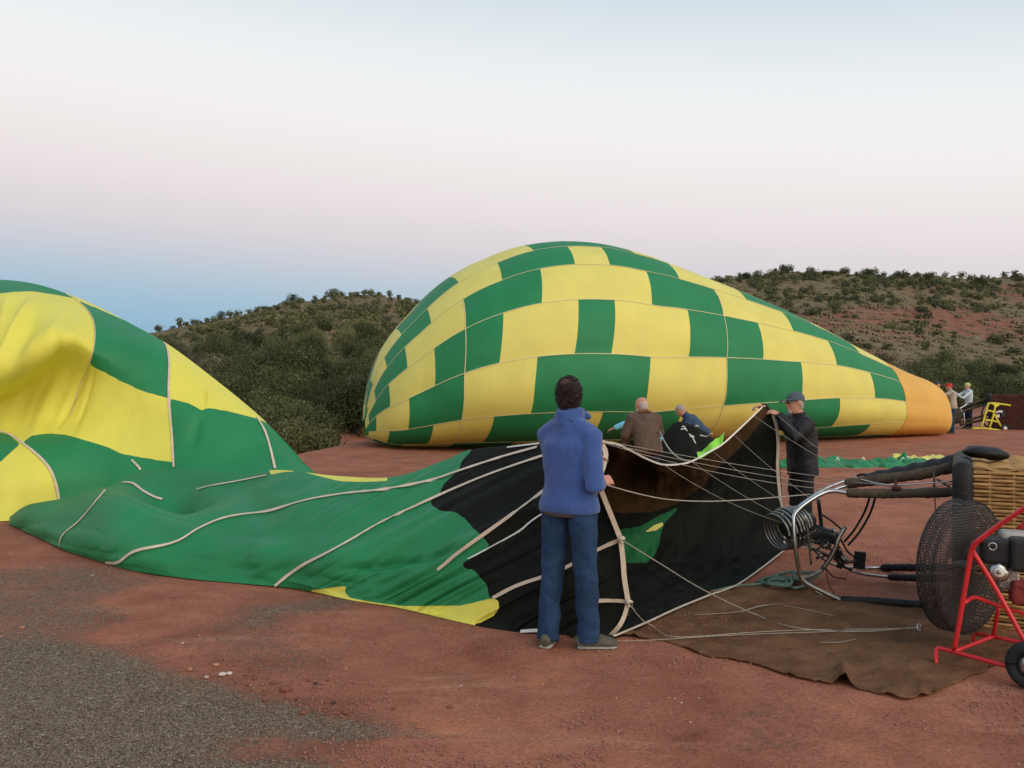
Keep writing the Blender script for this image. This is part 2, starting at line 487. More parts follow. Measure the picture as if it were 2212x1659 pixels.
ST_RED = mat('red_stone', (.24, .088, .052), .95, .22, 3, .4, 8)
ST_DARK = mat('dark_stone', (.055, .050, .048), .9, .2, 3, .3, 8)
ST_TAN = mat('tan_stone', (.40, .21, .13), .9, .2, 3, .3, 8)
def stone(me_i, loc, size, m, label, group, sq=1.0, name='stone'):
    o = bpy.data.objects.new(name, SM[me_i % 6]); COL.objects.link(o)
    if not SM[me_i % 6].materials: SM[me_i % 6].materials.append(m)
    o.material_slots[0].link = 'OBJECT'; o.material_slots[0].material = m
    o.location = tuple(loc); o.scale = (size, size, size * sq)
    o.rotation_euler = (random.uniform(-.15, .15), random.uniform(-.15, .15), random.uniform(0, 6.3))
    return tag(o, label, 'stone', group)
FG = [(97, 233, 18, 't'), (397, 8, 12, 'p'), (545, 172, 12, 't'), (590, 267, 12, 't'), (790, 303, 15, 'p'), (820, 418, 25, 't'), (933, 397, 26, 't'),
      (893, 448, 20, 'p'), (960, 436, 30, 'w'), (990, 430, 20, 'w'), (1145, 542, 25, 'r'), (1310, 599, 28, 'r'), (1365, 475, 18, 'd'), (1228, 493, 46, 'r'), (1280, 537, 18, 'r'),
      (1245, 537, 15, 'r'), (1440, 556, 20, 'd'), (1492, 599, 30, 'r'), (1992, 482, 14, 'p'), (1493, 413, 10, 'p'), (1100, 456, 20, 'r'), (1330, 462, 17, 'r'),
      (1415, 462, 17, 'r'), (1700, 582, 22, 'r'), (2108, 835, 13, 't'), (1940, 572, 22, 'r'), (860, 272, 14, 't'), (1180, 470, 22, 'r'), (1060, 440, 14, 'r'), (1390, 480, 13, 'r')]
LAB = {'p': ('small pale stone lying loose on the red dirt', 'pale stones on the dirt', ST_PALE), 'w': ('whitish flat stone at the edge of the grey gravel', 'whitish stones by the gravel edge', ST_PALE),
       't': ('pinkish tan stone lying on the dirt and gravel', 'tan stones on the dirt', ST_TAN), 'r': ('red earth clod lying on the bare dirt', 'red clods on the dirt', ST_RED),
       'd': ('dark grey stone lying among the red clods', 'dark stones among the clods', ST_DARK)}
for t in range(60):
    q = random.random()
    FG.append((1020 + 520 * q + random.uniform(-70, 70), 452 + 165 * q + random.gauss(0, 26), random.uniform(6, 13), 'r' if random.random() < .86 else 't'))
for i, (a, b, s, k) in enumerate(FG):
    x, y = a * .5, b * .5 + 1238.7
    g = G(x, y + s * .12)
    lb, gr_, m_ = LAB[k]
    if k == 'w': m_ = mat('whitish_stone', (.62, .52, .44), .9, .12, 3, .3, 8)
    r = s * .5 * .68 / F * g[1]
    stone(i, (g[0], g[1], terrain(g[0], g[1]) + r * .3), r * 1.05, m_, lb, gr_, .8)
FG2 = [(760, 605, 9, 'p'), (788, 622, 9, 'p'), (860, 602, 8, 'p'), (825, 702, 10, 'p'), (30, 684, 7, 'p'), (437, 805, 7, 'p'), (650, 628, 7, 'p'), (800, 690, 7, 't'), (735, 605, 12, 't')]
for i, (a, b, s, k) in enumerate(FG2):
    x, y = (1200 + a * .5877) * .8848, (1350 + b * .5877) * .8848
    g = G(x, y); lb, gr_, m_ = LAB[k]; r = s * .5 * .7 / F * g[1]
    stone(i + 2, (g[0], g[1], terrain(g[0], g[1]) + r * .3), r * 1.2, m_, lb, gr_, .8)
def pebbles(name, n, m, region, smin, smax, label):
    k = n * 3
    y = 3.55 + 6.5 * rng.random(k) ** 1.5
    x = (rng.random(k) * 2 - 1) * y * .62
    px, py = proj(np.stack([x, y, np.zeros(k)], -1))
    keep = region(px, py, x, y)
    x, y = x[keep][:n], y[keep][:n]
    k = len(x)
    s = smin + (smax - smin) * rng.random(k) ** 3
    base = np.array([(1, 0, 0), (-.4, .85, 0), (-.5, -.75, 0), (0.1, 0.05, .75), (.1, 0, -.4)])
    fc = np.array([(0, 1, 3), (1, 2, 3), (2, 0, 3), (1, 0, 4), (2, 1, 4), (0, 2, 4)])
    a = rng.random(k) * 6.28
    jit = base[None] * (1 + .5 * (rng.random((k, 5, 3)) - .5))
    c, sn = np.cos(a)[:, None], np.sin(a)[:, None]
    V = np.stack([jit[..., 0] * c - jit[..., 1] * sn, jit[..., 0] * sn + jit[..., 1] * c, jit[..., 2] * (.6 + .5 * rng.random((k, 1)))], -1) * s[:, None, None]
    V += np.stack([x, y, terrain(x, y) + s * .15], -1)[:, None]
    Fc = (fc[None] + 5 * np.arange(k)[:, None, None]).reshape(-1, 3)
    o = mk(name, V.reshape(-1, 3), Fc, m, smooth=False)
    return tag(o, label, 'gravel', kind='stuff')
PEBG = mat('grey_gravel', (.105, .077, .054), .9, .3, 130, 0, 8, col2=(.36, .285, .21))
PEBR = mat('red_gravel', (.21, .088, .058), .95, .3, 130, 0, 8, col2=(.40, .21, .145))
PEBP = mat('pale_gravel', (.36, .23, .17), .95, .3, 110, 0, 8, col2=(.52, .38, .30))
def reg_grey(px, py, x, y):
    m = gravel_at(px + fbm(x * 2.2, y * 2.2, o=5) * 34, py + fbm(x * 2.2 + 40, y * 2.2, o=5) * 17)
    return (rng.random(len(px)) < np.clip(m * 1.25 - .2, 0, 1)) & (px < 1500)
pebbles('gravel', 42000, PEBG, reg_grey, .0035, .011, 'loose grey gravel spread over the dirt')
pebbles('red_gravel', 16000, PEBR, lambda px, py, x, y: (fbm(x * 1.4, y * 1.4, o=3) > .0) & (gravel_at(px, py) < .5), .003, .015, 'fine red grit scattered over the bare dirt')
pebbles('pale_grit', 420, PEBP, lambda px, py, x, y: (px > 700) & (fbm(x * 1.1 + 9, y * 1.1, o=3) > .25), .004, .011, 'pale chips of grit sprinkled on the red dirt')

# ------------------------------------------------------------------ vegetation
def leafmat(name, c1, c2):
    m = bpy.data.materials.new(name); m.use_nodes = True
    nt = m.node_tree; n, l = nt.nodes, nt.links; n.clear()
    out = n.new('ShaderNodeOutputMaterial'); p = n.new('ShaderNodeBsdfPrincipled')
    oi = n.new('ShaderNodeObjectInfo'); t = n.new('ShaderNodeTexCoord')
    nz = n.new('ShaderNodeTexNoise'); nz.inputs['Scale'].default_value = 1.7; nz.inputs['Detail'].default_value = 4
    l.new(t.outputs['Object'], nz.inputs['Vector'])
    ad = n.new('ShaderNodeMath'); ad.operation = 'MULTIPLY_ADD'; l.new(nz.outputs['Fac'], ad.inputs[0]); ad.inputs[1].default_value = .8
    sb = n.new('ShaderNodeMath'); sb.operation = 'MULTIPLY_ADD'; l.new(oi.outputs['Random'], sb.inputs[0]); sb.inputs[1].default_value = .95; sb.inputs[2].default_value = -.38
    l.new(sb.outputs[0], ad.inputs[2])
    r = n.new('ShaderNodeValToRGB'); l.new(ad.outputs[0], r.inputs[0])
    r.color_ramp.elements[0].position = .15; r.color_ramp.elements[0].color = (*c1, 1)
    r.color_ramp.elements[1].position = .9; r.color_ramp.elements[1].color = (*c2, 1)
    l.new(r.outputs[0], p.inputs['Base Color']); p.inputs['Roughness'].default_value = .8; p.inputs['Specular IOR Level'].default_value = .15
    l.new(p.outputs[0], out.inputs[0])
    return m
LEAF = [leafmat('juniper_leaf', (.036, .046, .021), (.110, .121, .054)), leafmat('scrub_leaf', (.050, .062, .025), (.155, .164, .068)),
        leafmat('sage_leaf', (.080, .086, .056), (.19, .19, .13))]
BARK = mat('bark', (.075, .055, .04), .95, .25, 6, .5, 20)
def crown_arrays(seed, nq, leaf, lobes=11, h=1.0, spread=.62):
    """unit crown: about 1 wide (radius) and h tall, standing on z=0"""
    r = np.random.default_rng(seed)
    a = r.random(lobes) * 6.283; rad = spread * np.sqrt(r.random(lobes)); zc = .22 + .62 * r.random(lobes) * (1 - .45 * rad)
    C = np.stack([np.cos(a) * rad, np.sin(a) * rad, zc * h], 1)
    R = (.26 + .20 * r.random(lobes)) * (1 + (.62 - spread) * 1.1)
    k = r.integers(0, lobes, nq)
    d = r.normal(size=(nq, 3)); d /= np.linalg.norm(d, axis=1, keepdims=True)
    P = C[k] + d * (R[k] * (.45 + .62 * r.random(nq) ** .6))[:, None] * np.array([1, 1, .85 * h])
    P[:, 2] = np.abs(P[:, 2]) + .02
    u = r.normal(size=(nq, 3)); u /= np.linalg.norm(u, axis=1, keepdims=True)
    w = np.cross(u, d + .6 * r.normal(size=(nq, 3))); w /= np.maximum(np.linalg.norm(w, axis=1, keepdims=True), 1e-6)
    s = leaf * (.5 + r.random(nq))[:, None]
    V = np.stack([P - u * s, P + w * s * .6, P + u * s, P - w * s * .6], 1).reshape(-1, 3)
    return V, np.arange(nq * 4).reshape(-1, 4)
def trunk_arrays(seed):
    r = np.random.default_rng(seed)
    parts = [tube([(0, 0, -.12), (.02, 0, .15), (.05, .03, .4)], [.07, .055, .03], 6)]
    for i in range(5):
        a = i * 1.26 + r.random(); e = r.uniform(.3, .55)
        parts.append(tube([(0.02, 0, .06), (math.cos(a) * e * .5, math.sin(a) * e * .5, .3), (math.cos(a) * e, math.sin(a) * e, .55 + .2 * r.random())], [.04, .025, .008], 5))
    return join(parts)
def mesh_of(name, V, Fc, m):
    me = bpy.data.meshes.new(name); fill(me, V, Fc); me.materials.append(m); me.validate(); return me
NEARC = [[mesh_of('crown', *crown_arrays(10 + i + 10 * j, 8000, .025, 17, [1.0, 1.15, .85, 1.3][i]), LEAF[j]) for i in range(3)] for j in range(3)]
FARC = [[mesh_of('crown', *crown_arrays(60 + i + 10 * j, 1500, .050, 9, [1.0, 1.2, .85][i], .46), LEAF[j]) for i in range(3)] for j in range(3)]
TRUNK = [mesh_of('trunk', *trunk_arrays(i), BARK) for i in range(3)]
ZL = {'lv': ('scrub bush crowding the gully behind the deflated envelope', 'scrub bushes in the gully'),
      'ls': ('juniper bush on the slope of the dome shaped hill', 'juniper bushes on the rounded hill'),
      'lr': ('juniper standing on the crest of the dome shaped hill', 'junipers on the rounded hill crest'),
      'rf': ('bushy tree at the foot of the red hillside', 'trees at the foot of the red hill'),
      'rs': ('juniper bush dotted on the bare red hillside', 'juniper bushes on the red hillside'),
      'rr': ('juniper tree standing on the crest of the red hill against the sky', 'junipers on the red hill crest')}
cand = []
def add_c(zone, px, y, rad, kind, hs):
    x = (px - CX) / F * y
    cand.append((zone, x, y, float(terrain(x, y)), rad, kind, hs))
def pick(w): return int(np.searchsorted(np.cumsum(w), random.random()))
for _ in range(210):        # gully
    y = 22.5 + 68 * random.random() ** 1.25; px = random.uniform(330, 1010)
    if px > 700 and y < 30 + (px - 700) * .05: continue
    if y < 23.5 + max(0, px - 640) * .03: continue
    add_c('lv', px, y, random.uniform(.9, 1.7) * (1 + .004 * y), pick([.45, .45, .10]) if y > 36 else pick([.5, .5]), random.uniform(.95, 1.5))
for _ in range(760):        # rounded hill slope
    y = 90 + 165 * random.random() ** .8; px = random.uniform(300, 1020)
    dens = .95 if y < 115 else (.35 if y < 160 else .10)
    x = (px - CX) / F * y
    if fbm(np.array([x / 9]), np.array([y / 12]), o=2)[0] > dens * .75: continue
    add_c('ls', px, y, random.uniform(.8, 2.0) if y < 150 else random.uniform(.8, 1.7), pick([.62, .25, .13]), random.uniform(.8, 1.25))
for i in range(46):         # rounded hill crest
    px = 335 + i * 13.5 + random.uniform(-9, 9)
    if i % 6 == 2: continue
    add_c('lr', px, 258 + random.uniform(-5, 2), random.uniform(1.0, 2.3), 0, random.uniform(.9, 1.3))
for _ in range(112):        # foot of the red hill
    px = random.uniform(1820, 2600); y = random.uniform(53, 66 + max(0, px - 1950) * .03)
    if px < 1930 and y < 60: continue
    add_c('rf', px, y, random.uniform(1.1, 2.1), pick([.7, .25, .05]), random.uniform(.95, 1.35))
for _ in range(2250):       # red slope
    px = random.uniform(1470, 2650); y = 84 + 108 * random.random() ** .75
    x = (px - CX) / F * y
    if fbm(np.array([x / 5]), np.array([y / 8]), o=2)[0] > (-.2 if y < 135 else (.1 if y < 155 else .4)): continue
    add_c('rs', px, y, random.uniform(.35, 1.2) if y < 150 else random.uniform(.45, 1.35), pick([.6, .2, .2]), random.uniform(.75, 1.2))
for i in range(118):        # red hill crest
    px = 1545 + i * 9.4 + random.uniform(-9, 9)
    if i % 7 == 3: continue
    add_c('rr', px, 199 + random.uniform(-12, 3), random.uniform(.7, 1.9), 0, random.uniform(.85, 1.25))
for _ in range(70):         # behind the standing balloon
    add_c('ls', random.uniform(1020, 1470), random.uniform(90, 230), random.uniform(1, 2.2), 0, 1.0)
vis = lambda c: 250 < CX + F * c[1] / c[2] < 1010 or 1480 < CX + F * c[1] / c[2] < 2212
cand.sort(key=lambda c: -(c[4] / c[2]) * (1 if vis(c) else .2) * (1.6 if c[0] in ('rr', 'lr') else 1))
rest = []
for i, (zone, x, y, z, rad, kind, hs) in enumerate(cand):
    if i < 290:
        lb, gp = ZL[zone]
        tier = 0 if rad < 1.15 else (1 if rad < 1.6 else 2)
        lb = ['low ', 'rounded ', 'broad '][tier] + ['dark green ', 'olive green ', 'grey green '][kind] + lb; gp = gp + [', low', ', rounded', ', broad'][tier] + [' dark', ' olive', ' grey'][kind]
        near = rad / y > .022
        me = (NEARC if near else FARC)[kind][i % 3]
        root = empty('juniper_tree' if kind == 0 else ('scrub_bush' if kind == 1 else 'sage_bush'), (x, y, z - .12), lb, 'bush' if zone not in ('rr', 'rf') else 'tree', gp)
        root.rotation_euler = (0, 0, random.uniform(0, 6.28)); root.scale = (rad, rad * random.uniform(.85, 1.15), rad * hs)
        for nm, md in (('crown', me), ('trunk', TRUNK[i % 3])):
            o = bpy.data.objects.new(nm, md); COL.objects.link(o); o.parent = root
    else: rest.append((x, y, z, rad, kind, hs))
for kind in range(3):
    base = [crown_arrays(200 + i + kind * 7, 175, .128, 8, 1.0, .40) for i in range(4)]
    Vs, n = [], 0
    for i, (x, y, z, rad, k, hs) in enumerate(rest):
        if k != kind: continue
        v = base[i % 4][0]; a = random.random() * 6.28
        c, s = math.cos(a), math.sin(a)
        Vs.append(np.stack([(v[:, 0] * c - v[:, 1] * s) * rad + x, (v[:, 0] * s + v[:, 1] * c) * rad + y, v[:, 2] * rad * hs + z - .1], 1))
    if Vs:
        V = np.concatenate(Vs)
        o = mk(['juniper_scrub', 'oak_scrub', 'sage_scrub'][kind], V, np.arange(len(V)).reshape(-1, 4), LEAF[kind], smooth=False)
        tag(o, ['far dark juniper scrub covering the hillsides', 'far green oak scrub covering the hillsides', 'far grey sage scrub covering the hillsides'][kind], 'scrub', kind='stuff')
# grass tufts and low growth on the hillsides
nt_ = 7000
yy = 85 + 175 * rng.random(nt_); pxx = np.where(rng.random(nt_) < .5, rng.uniform(300, 1020, nt_), rng.uniform(1470, 2340, nt_))
xx = (pxx - CX) / F * yy
zz = terrain(xx, yy)
b = crown_arrays(400, 11, .40, 4, .45)[0]
sc = .35 + .5 * rng.random(nt_)
V = b[None] * sc[:, None, None] + np.stack([xx, yy, zz - .05], 1)[:, None]
GRASS = mat('dry_grass', (.13, .115, .058), .95, .2, .3, 0, 8, col2=(.26, .215, .12))
tag(mk('dry_grass', V.reshape(-1, 3), np.arange(nt_ * 44).reshape(-1, 4), GRASS, smooth=False), 'dry tan grass tufts and low growth on the hillsides', 'grass', kind='stuff')

# rock outcrops
ROCKR = mat('red_rock', (.30, .125, .075), .95, .3, .8, .5, 3, col2=(.46, .27, .18))
def outcrop(x0, x1, y0, y1, n, smin, smax, label, group, sq=.8):
    for i in range(n):
        px, py = random.uniform(x0, x1), random.uniform(y0, y1)
        p = hill_hit(px, py)
        s = random.uniform(smin, smax) * .5 / F * p[1]
        o = stone(i, (p[0], p[1] - .3, p[2] + s * .2), s, ROCKR, label, group, sq, 'boulder')
        o['category'] = 'rock'
outcrop(712, 795, 718, 746, 34, 9, 24, 'red boulder in the rocky outcrop on the rounded hill', 'boulders of the hill outcrop')
outcrop(592, 632, 718, 742, 9, 7, 16, 'red boulder in the small bare patch among the bushes', 'boulders among the bushes')
outcrop(1898, 2005, 679, 683, 16, 7, 14, 'flat rock slab in the pale ledge across the red hillside', 'slabs of the pale ledge', .35)
outcrop(1885, 1985, 727, 731, 12, 6, 12, 'flat rock slab in the lower ledge on the red hillside', 'slabs of the lower ledge', .35)

# ================================================================== standing (inflating) balloon envelope
def make_inflating():
    SL, Y0, X0 = .31, 25.5, 3.0
    e = np.array([1, SL, 0]); e /= np.linalg.norm(e)
    nrm_ = np.array([e[1], -e[0], 0])                   # towards the camera side
    def X_of(px):
        k = (np.asarray(px, float) - CX) / F
        return k * (Y0 - SL * X0) / (1 - SL * k)
    TOP = [(786, 905), (790, 872), (796, 838), (806, 795), (824, 752), (850, 712), (885, 668), (925, 628), (975, 588), (1045, 553), (1125, 530), (1205, 519),
           (1300, 523), (1400, 546), (1500, 578), (1600, 618), (1700, 664), (1800, 716), (1900, 768), (1945, 792), (2013, 834)]
    pxs = np.array([t[0] for t in TOP]); st = X_of(pxs)
    hs = CH + (CY - np.array([t[1] for t in TOP])) / F * (Y0 + SL * (st - X0))
    fine_ = np.linspace(0, 1, 90) ** 1.35; stf = st[0] + (st[-1] - st[0]) * fine_
    hs = np.interp(stf, st, hs); st = stf
    for _ in range(6): hs[6:-1] = (hs[5:-2] + 2 * hs[6:-1] + hs[7:]) / 4
    xa, xb = st[0], st[-1]
    def prof(x):
        h = np.interp(x, st, hs)
        bz = .30 * np.clip(1 - (x - xa) / .8, 0, 1) ** 2
        a = np.maximum((h - bz) * .74, .02)
        return h, bz, a
    # reference arc-length table
    th = np.linspace(0, math.pi, 400)                    # 0 = top centre, pi = bottom centre, through the near side
    def sec(th, a, zt, zb):
        zc = zb + (zt - zb) * .33
        up = th <= math.pi / 2
        x = np.where(up, a * np.sin(th), a * np.abs(np.sin(th)) ** .62)
        z = np.where(up, zc + (zt - zc) * np.cos(th), zc + (zc - zb) * np.cos(th) * np.abs(np.cos(th)) ** -.12 if False else zc - (zc - zb) * np.abs(np.cos(th)) ** .9)
        return x, z
    rx, rz = sec(th, 4.6, 6.2, 0)
    al = np.r_[0, np.cumsum(np.hypot(np.diff(rx), np.diff(rz)))]; al /= al[-1]
    tws_ = np.array([-.05, .38, .94, 1.2, 1.3]); twx_ = X_of(np.array([1280, 1570, 1815, 1960, 2040]))
    def surf(x, v):
        x = np.asarray(x, float); v = np.asarray(v, float)
        sgn = np.where(v <= .5, 1., -1.); vv = np.where(v <= .5, v, 1 - v) * 2
        t = np.interp(vv, al, th)
        h, bz, a = prof(x)
        cx_, cz = sec(t, a, h, bz)
        fr = (v * 16 + np.interp(x, twx_, tws_)) % 1
        bil = 1 + .014 * np.sin(math.pi * fr) ** .8
        cx_ = cx_ * bil
        lean = 1.05 * (h / 6.2) * np.clip((cz - 1.6) / 4.4, 0, 1) ** 1.3 * np.clip((x - xa) / 2.5, 0, 1) * np.clip((15.5 - x) / 6, .15, 1)
        along = x + lean - .42 * (cx_ * sgn) / np.maximum(a, .1) * np.clip((x - 11.5) / 3.5, 0, 1)
        P = np.stack([along, Y0 + SL * (x - X0), np.zeros_like(along)], -1)
        P[..., 1] = Y0 + SL * (along - X0)
        P = P + nrm_ * (sgn * cx_)[..., None]
        P[..., 2] = np.maximum(cz, .012)
        wr = .02 * fbm(P[..., 0] * 1.4, P[..., 2] * 1.4, P[..., 1], o=2)
        P = P + nrm_ * (wr * np.clip(h / 3, 0, 1) * sgn)[..., None]
        return P
    def normal(x, v):
        ex = .02; ev = .002
        a = surf(x + ex, v) - surf(x - ex, v); b_ = surf(x, (v + ev) % 1) - surf(x, (v - ev) % 1)
        n = np.cross(b_, a); n /= np.maximum(np.linalg.norm(n, axis=-1, keepdims=True), 1e-9)
        return n
    # settle the top line against the outline seen from the eye (smooth correction only)
    TG = np.array([(880, 680), (900, 655), (950, 608), (990, 580), (1075, 544), (1150, 527), (1225, 519), (1320, 527), (1430, 561), (1565, 612), (1690, 662), (1790, 715), (1900, 771), (1950, 797), (2036, 834)], float)
    gx_, gv_ = np.meshgrid(np.linspace(xa, xb, 400), np.linspace(0, .25, 26), indexing='ij')
    tq = np.linspace(885, 2020, 70); ty_ = np.interp(tq, TG[:, 0], TG[:, 1])
    for it in range(7):
        Pq = surf(gx_, gv_); qx, qy = proj(Pq)
        xi, er = [], []
        for t_, y_ in zip(tq, ty_):
            w_ = np.where(np.abs(qx - t_) < 7, qy, 1e9); k_ = np.unravel_index(w_.argmin(), w_.shape)
            if w_[k_] > 1e8: continue
            xi.append(gx_[k_]); er.append((y_ - qy[k_]) / F * Pq[k_][1])
        co = np.polyfit(np.array(xi) - 5, er, 5)
        xr = np.clip(st, min(xi), max(xi)) - 5
        hs -= .75 * np.polyval(co, xr) * np.clip((st - xa) / 1.2, 0, 1)
    print('outline fit', np.round(er[::10], 2))
    tws = np.array([[1280, -.05], [1570, .38], [1815, .94], [1960, 1.2], [2040, 1.3]])
    twx = X_of(tws[:, 0])
    def gv(g, x):
        ge = (g - np.interp(x, twx, tws[:, 1])) % 16.0
        return np.interp(ge, [0, 1, 2, 3, 13, 14, 15, 16], [0, 1.26, 2.10, 3, 13, 13.9, 14.74, 16]) / 16 % 1.0
    xs = np.linspace(xa, xb, 900)
    npx, _ = proj(surf(xs, np.full(900, .26)))
    npx = np.maximum.accumulate(npx)
    B = [788, 797, 813, 843, 884, 940, 1004, 1078, 1160, 1240, 1320, 1405, 1487, 1570, 1651, 1734, 1815, 1890, 1958]
    bx = np.interp(B, npx, xs); bx[0] = xa
    bx = np.r_[bx, (bx[-1] + xb) / 2, xb]
    base = np.array([5.0, Y0, 0.])
    root = empty('balloon_envelope', base, 'yellow and green checkered balloon envelope lying on its side, filling with air', 'balloon')
    N = 9
    F_ = gridfaces(N, N)
    for c in range(len(bx) - 1):
        k = c - 9
        for g in range(16):
            r = g - 3
            xx, vv = np.meshgrid(np.linspace(bx[c], bx[c + 1], N), np.linspace(g / 16, (g + 1) / 16, N), indexing='ij')
            vv = gv(vv * 16, xx)
            P = surf(xx, vv)
            nn = normal(xx, vv)
            if c >= 18: m, nm = GOLD, 'mouth_panel'
            elif (abs(k) - r) % 4 in (3, 0): m, nm = GREEN, 'green_panel'
            else: m, nm = YELLOW, 'yellow_panel'
            mk(nm, P.reshape(-1, 3), F_, m, root, normals=nn.reshape(-1, 3))
    for g in range(16):
        xl = np.linspace(xa + .05, bx[-3], 110)
        v = gv(np.full(110, g + .0), xl)
        P = surf(xl, v); n = normal(xl, v)
        Vv, Fc = ribbon(P + n * .010, n, .017, .004)
        mk('load_tape', Vv, Fc, SEAM, root, smooth=False)
    for c in (6, 13, 18):
        vl = np.linspace(.0005, .9995, 160)
        xl = np.full(160, bx[c])
        P = surf(xl, vl); n = normal(xl, vl)
        if c == 13 or c == 6:
            sl = slice(22, 66)
            P, n = P[sl], n[sl]
        Vv, Fc = ribbon(P + n * .010, n, .022 if c != 18 else .02, .004)
        mk('ring_tape', Vv, Fc, SEAM if c != 18 else GOLD, root)
    return surf, bx
make_inflating()

# ================================================================== near envelope, half deflated, mouth held open
env = empty('deflated_envelope', (-1.5, 8.0, 0), 'half deflated green envelope with black mouth skirt held open by two people', 'balloon')
def z5(pts): return [(a * .3403 + 619.4, b * .3403 + 884.8) for a, b in pts]
def z4(pts): return [(a * .3403, b * .3403 + 884.8) for a, b in pts]
def z1(pts): return [(a * .3403, b * .3403 + 566.3) for a, b in pts]
def z7(pts): return [(a * .28 + 1238.7, b * .28 + 884.8) for a, b in pts]
def split(P, N, regions, default, parent):
    """cut a gridded cloth into one mesh for each sewn colour region"""
    nr, nc = P.shape[:2]
    Fq = gridfaces(nr, nc)
    V = P.reshape(-1, 3); NN = N.reshape(-1, 3)
    cen = V[Fq].mean(1)
    px, py = proj(cen)
    ids = np.zeros(len(Fq), int)
    for i, (nm, m, poly) in enumerate(regions):
        ids[(ids == 0) & inpoly(px, py, poly)] = i + 1
    g = ids.reshape(nr - 1, nc - 1)
    comp = np.zeros_like(g); ncomp = 0; info = []
    todo = np.argwhere(g >= 0)
    for r, c in todo:                                   # connected pieces only; slivers go to the neighbour colour
        if comp[r, c]: continue
        ncomp += 1; st_ = [(r, c)]; comp[r, c] = ncomp; cells = []; k = g[r, c]
        while st_:
            a_, b_ = st_.pop(); cells.append((a_, b_))
            for da, db in ((1, 0), (-1, 0), (0, 1), (0, -1)):
                x_, y_ = a_ + da, b_ + db
                if 0 <= x_ < nr - 1 and 0 <= y_ < nc - 1 and not comp[x_, y_] and g[x_, y_] == k:
                    comp[x_, y_] = ncomp; st_.append((x_, y_))
        info.append((k, cells))
    big = {}
    for n_, (k, cells) in enumerate(info):
        if len(cells) >= 26: big[n_ + 1] = k
        else:
            a_, b_ = cells[0]
            nb = comp[a_, b_ - 1] if b_ > 0 else (comp[a_ - 1, b_] if a_ > 0 else comp[a_, min(b_ + len(cells), nc - 2)])
            for a_, b_ in cells: comp[a_, b_] = nb
    flat = comp.ravel()
    # ease the stair steps along the sewn edges
    idv = np.arange(nr * nc).reshape(nr, nc)
    h_ = np.argwhere(comp[:, 1:] != comp[:, :-1]); v_ = np.argwhere(comp[1:] != comp[:-1])
    ed = np.concatenate([np.stack([idv[h_[:, 0], h_[:, 1] + 1], idv[h_[:, 0] + 1, h_[:, 1] + 1]], 1), np.stack([idv[v_[:, 0] + 1, v_[:, 1]], idv[v_[:, 0] + 1, v_[:, 1] + 1]], 1)]) if len(h_) + len(v_) else np.zeros((0, 2), int)
    V = V.copy()
    inner = np.zeros((nr, nc), bool); inner[1:-1, 1:-1] = True; inner = inner.ravel()
    for _ in range(7):
        acc = np.zeros_like(V); cnt = np.zeros(len(V))
        for a_, b_ in ((0, 1), (1, 0)):
            np.add.at(acc, ed[:, a_], V[ed[:, b_]]); np.add.at(cnt, ed[:, a_], 1)
        mv = (cnt == 2) & inner
        V[mv] = .4 * V[mv] + .6 * acc[mv] / cnt[mv][:, None]
    for n_, k in big.items():
        sel = Fq[flat == n_]
        if not len(sel): continue
        u, inv = np.unique(sel, return_inverse=True)
        nm, m = default if k == 0 else regions[k - 1][:2]
        mk(nm, V[u], inv.reshape(-1, 4), m, parent, normals=NN[u])
def behind(top, Q):
    """keep a cloth's far side below the line of its own crest as seen over the crest"""
    lim = CH + (top[:, 2] - CH) * (Q[..., 1] / top[:, 1]) - .006
    Q[..., 2] = np.minimum(Q[..., 2], lim)
    return Q
SURF = []
def addsurf(P):
    SURF.append((P.reshape(-1, 3), gridfaces(P.shape[0], P.shape[1])))

# --- A: near wall (tail and outside of the skirt)
TOPA = [(1230, 955, 6.55), (1155, 957, 6.95), (1085, 963, 7.25), (1010, 973, 7.5), (955, 996, 7.6), (850, 1030, 7.7), (730, 1028, 8.15), (600, 1015, 8.7), (520, 1026, 9.1),
        (430, 1015, 9.5), (300, 1020, 10.0), (220, 1058, 9.95), (130, 1083, 9.95), (70, 1095, 10.1), (33, 1124, 10.45)]
BOTA = [(1240, 1373), (1160, 1371), (1090, 1364), (1030, 1354), (950, 1336), (850, 1313), (760, 1299), (640, 1274), (520, 1262), (400, 1251), (280, 1233), (200, 1209), (130, 1186), (75, 1156), (34, 1133)]
rowsv = [0, .12, .3, .5, .7, .86, .95, 1.0]
cols = [[W(1298, 955, 5.95), W(1306, 990, 5.86), W(1300, 1040, 5.78), W(1340, 1165, 5.80), W(1349, 1235, 5.78), W(1355, 1300, 5.75), W(1345, 1345, 5.74), G(1332, 1376, .01)]]
for (xt, yt, dt), (xb, yb) in zip(TOPA, BOTA):
    db = GD(yb)
    c = []
    for v in rowsv:
        g = 1 - (1 - v) ** 2.1
        d = dt + (db - dt) * g + (.06 * math.sin(math.pi * min(1, max(0, (v - .8) / .2))) if v > .8 else 0)
        c.append(W(xt + (xb - xt) * v, yt + (yb - yt) * v, d))
    c[-1][2] = .008
    cols.append(c)
C = np.array(cols).transpose(1, 0, 2)            # rows x cols
NRA, NCA = 165, 680
PA = patch(C, NRA, NCA)
u = np.linspace(0, 1, NCA)[None, :] * np.ones((NRA, 1)); v = np.linspace(0, 1, NRA)[:, None] * np.ones((1, NCA))
NA = gridnormals(PA)
if NA[75, 200] @ np.array([0, -1, 0]) < 0: NA = -NA
pxA, pyA = proj(PA)
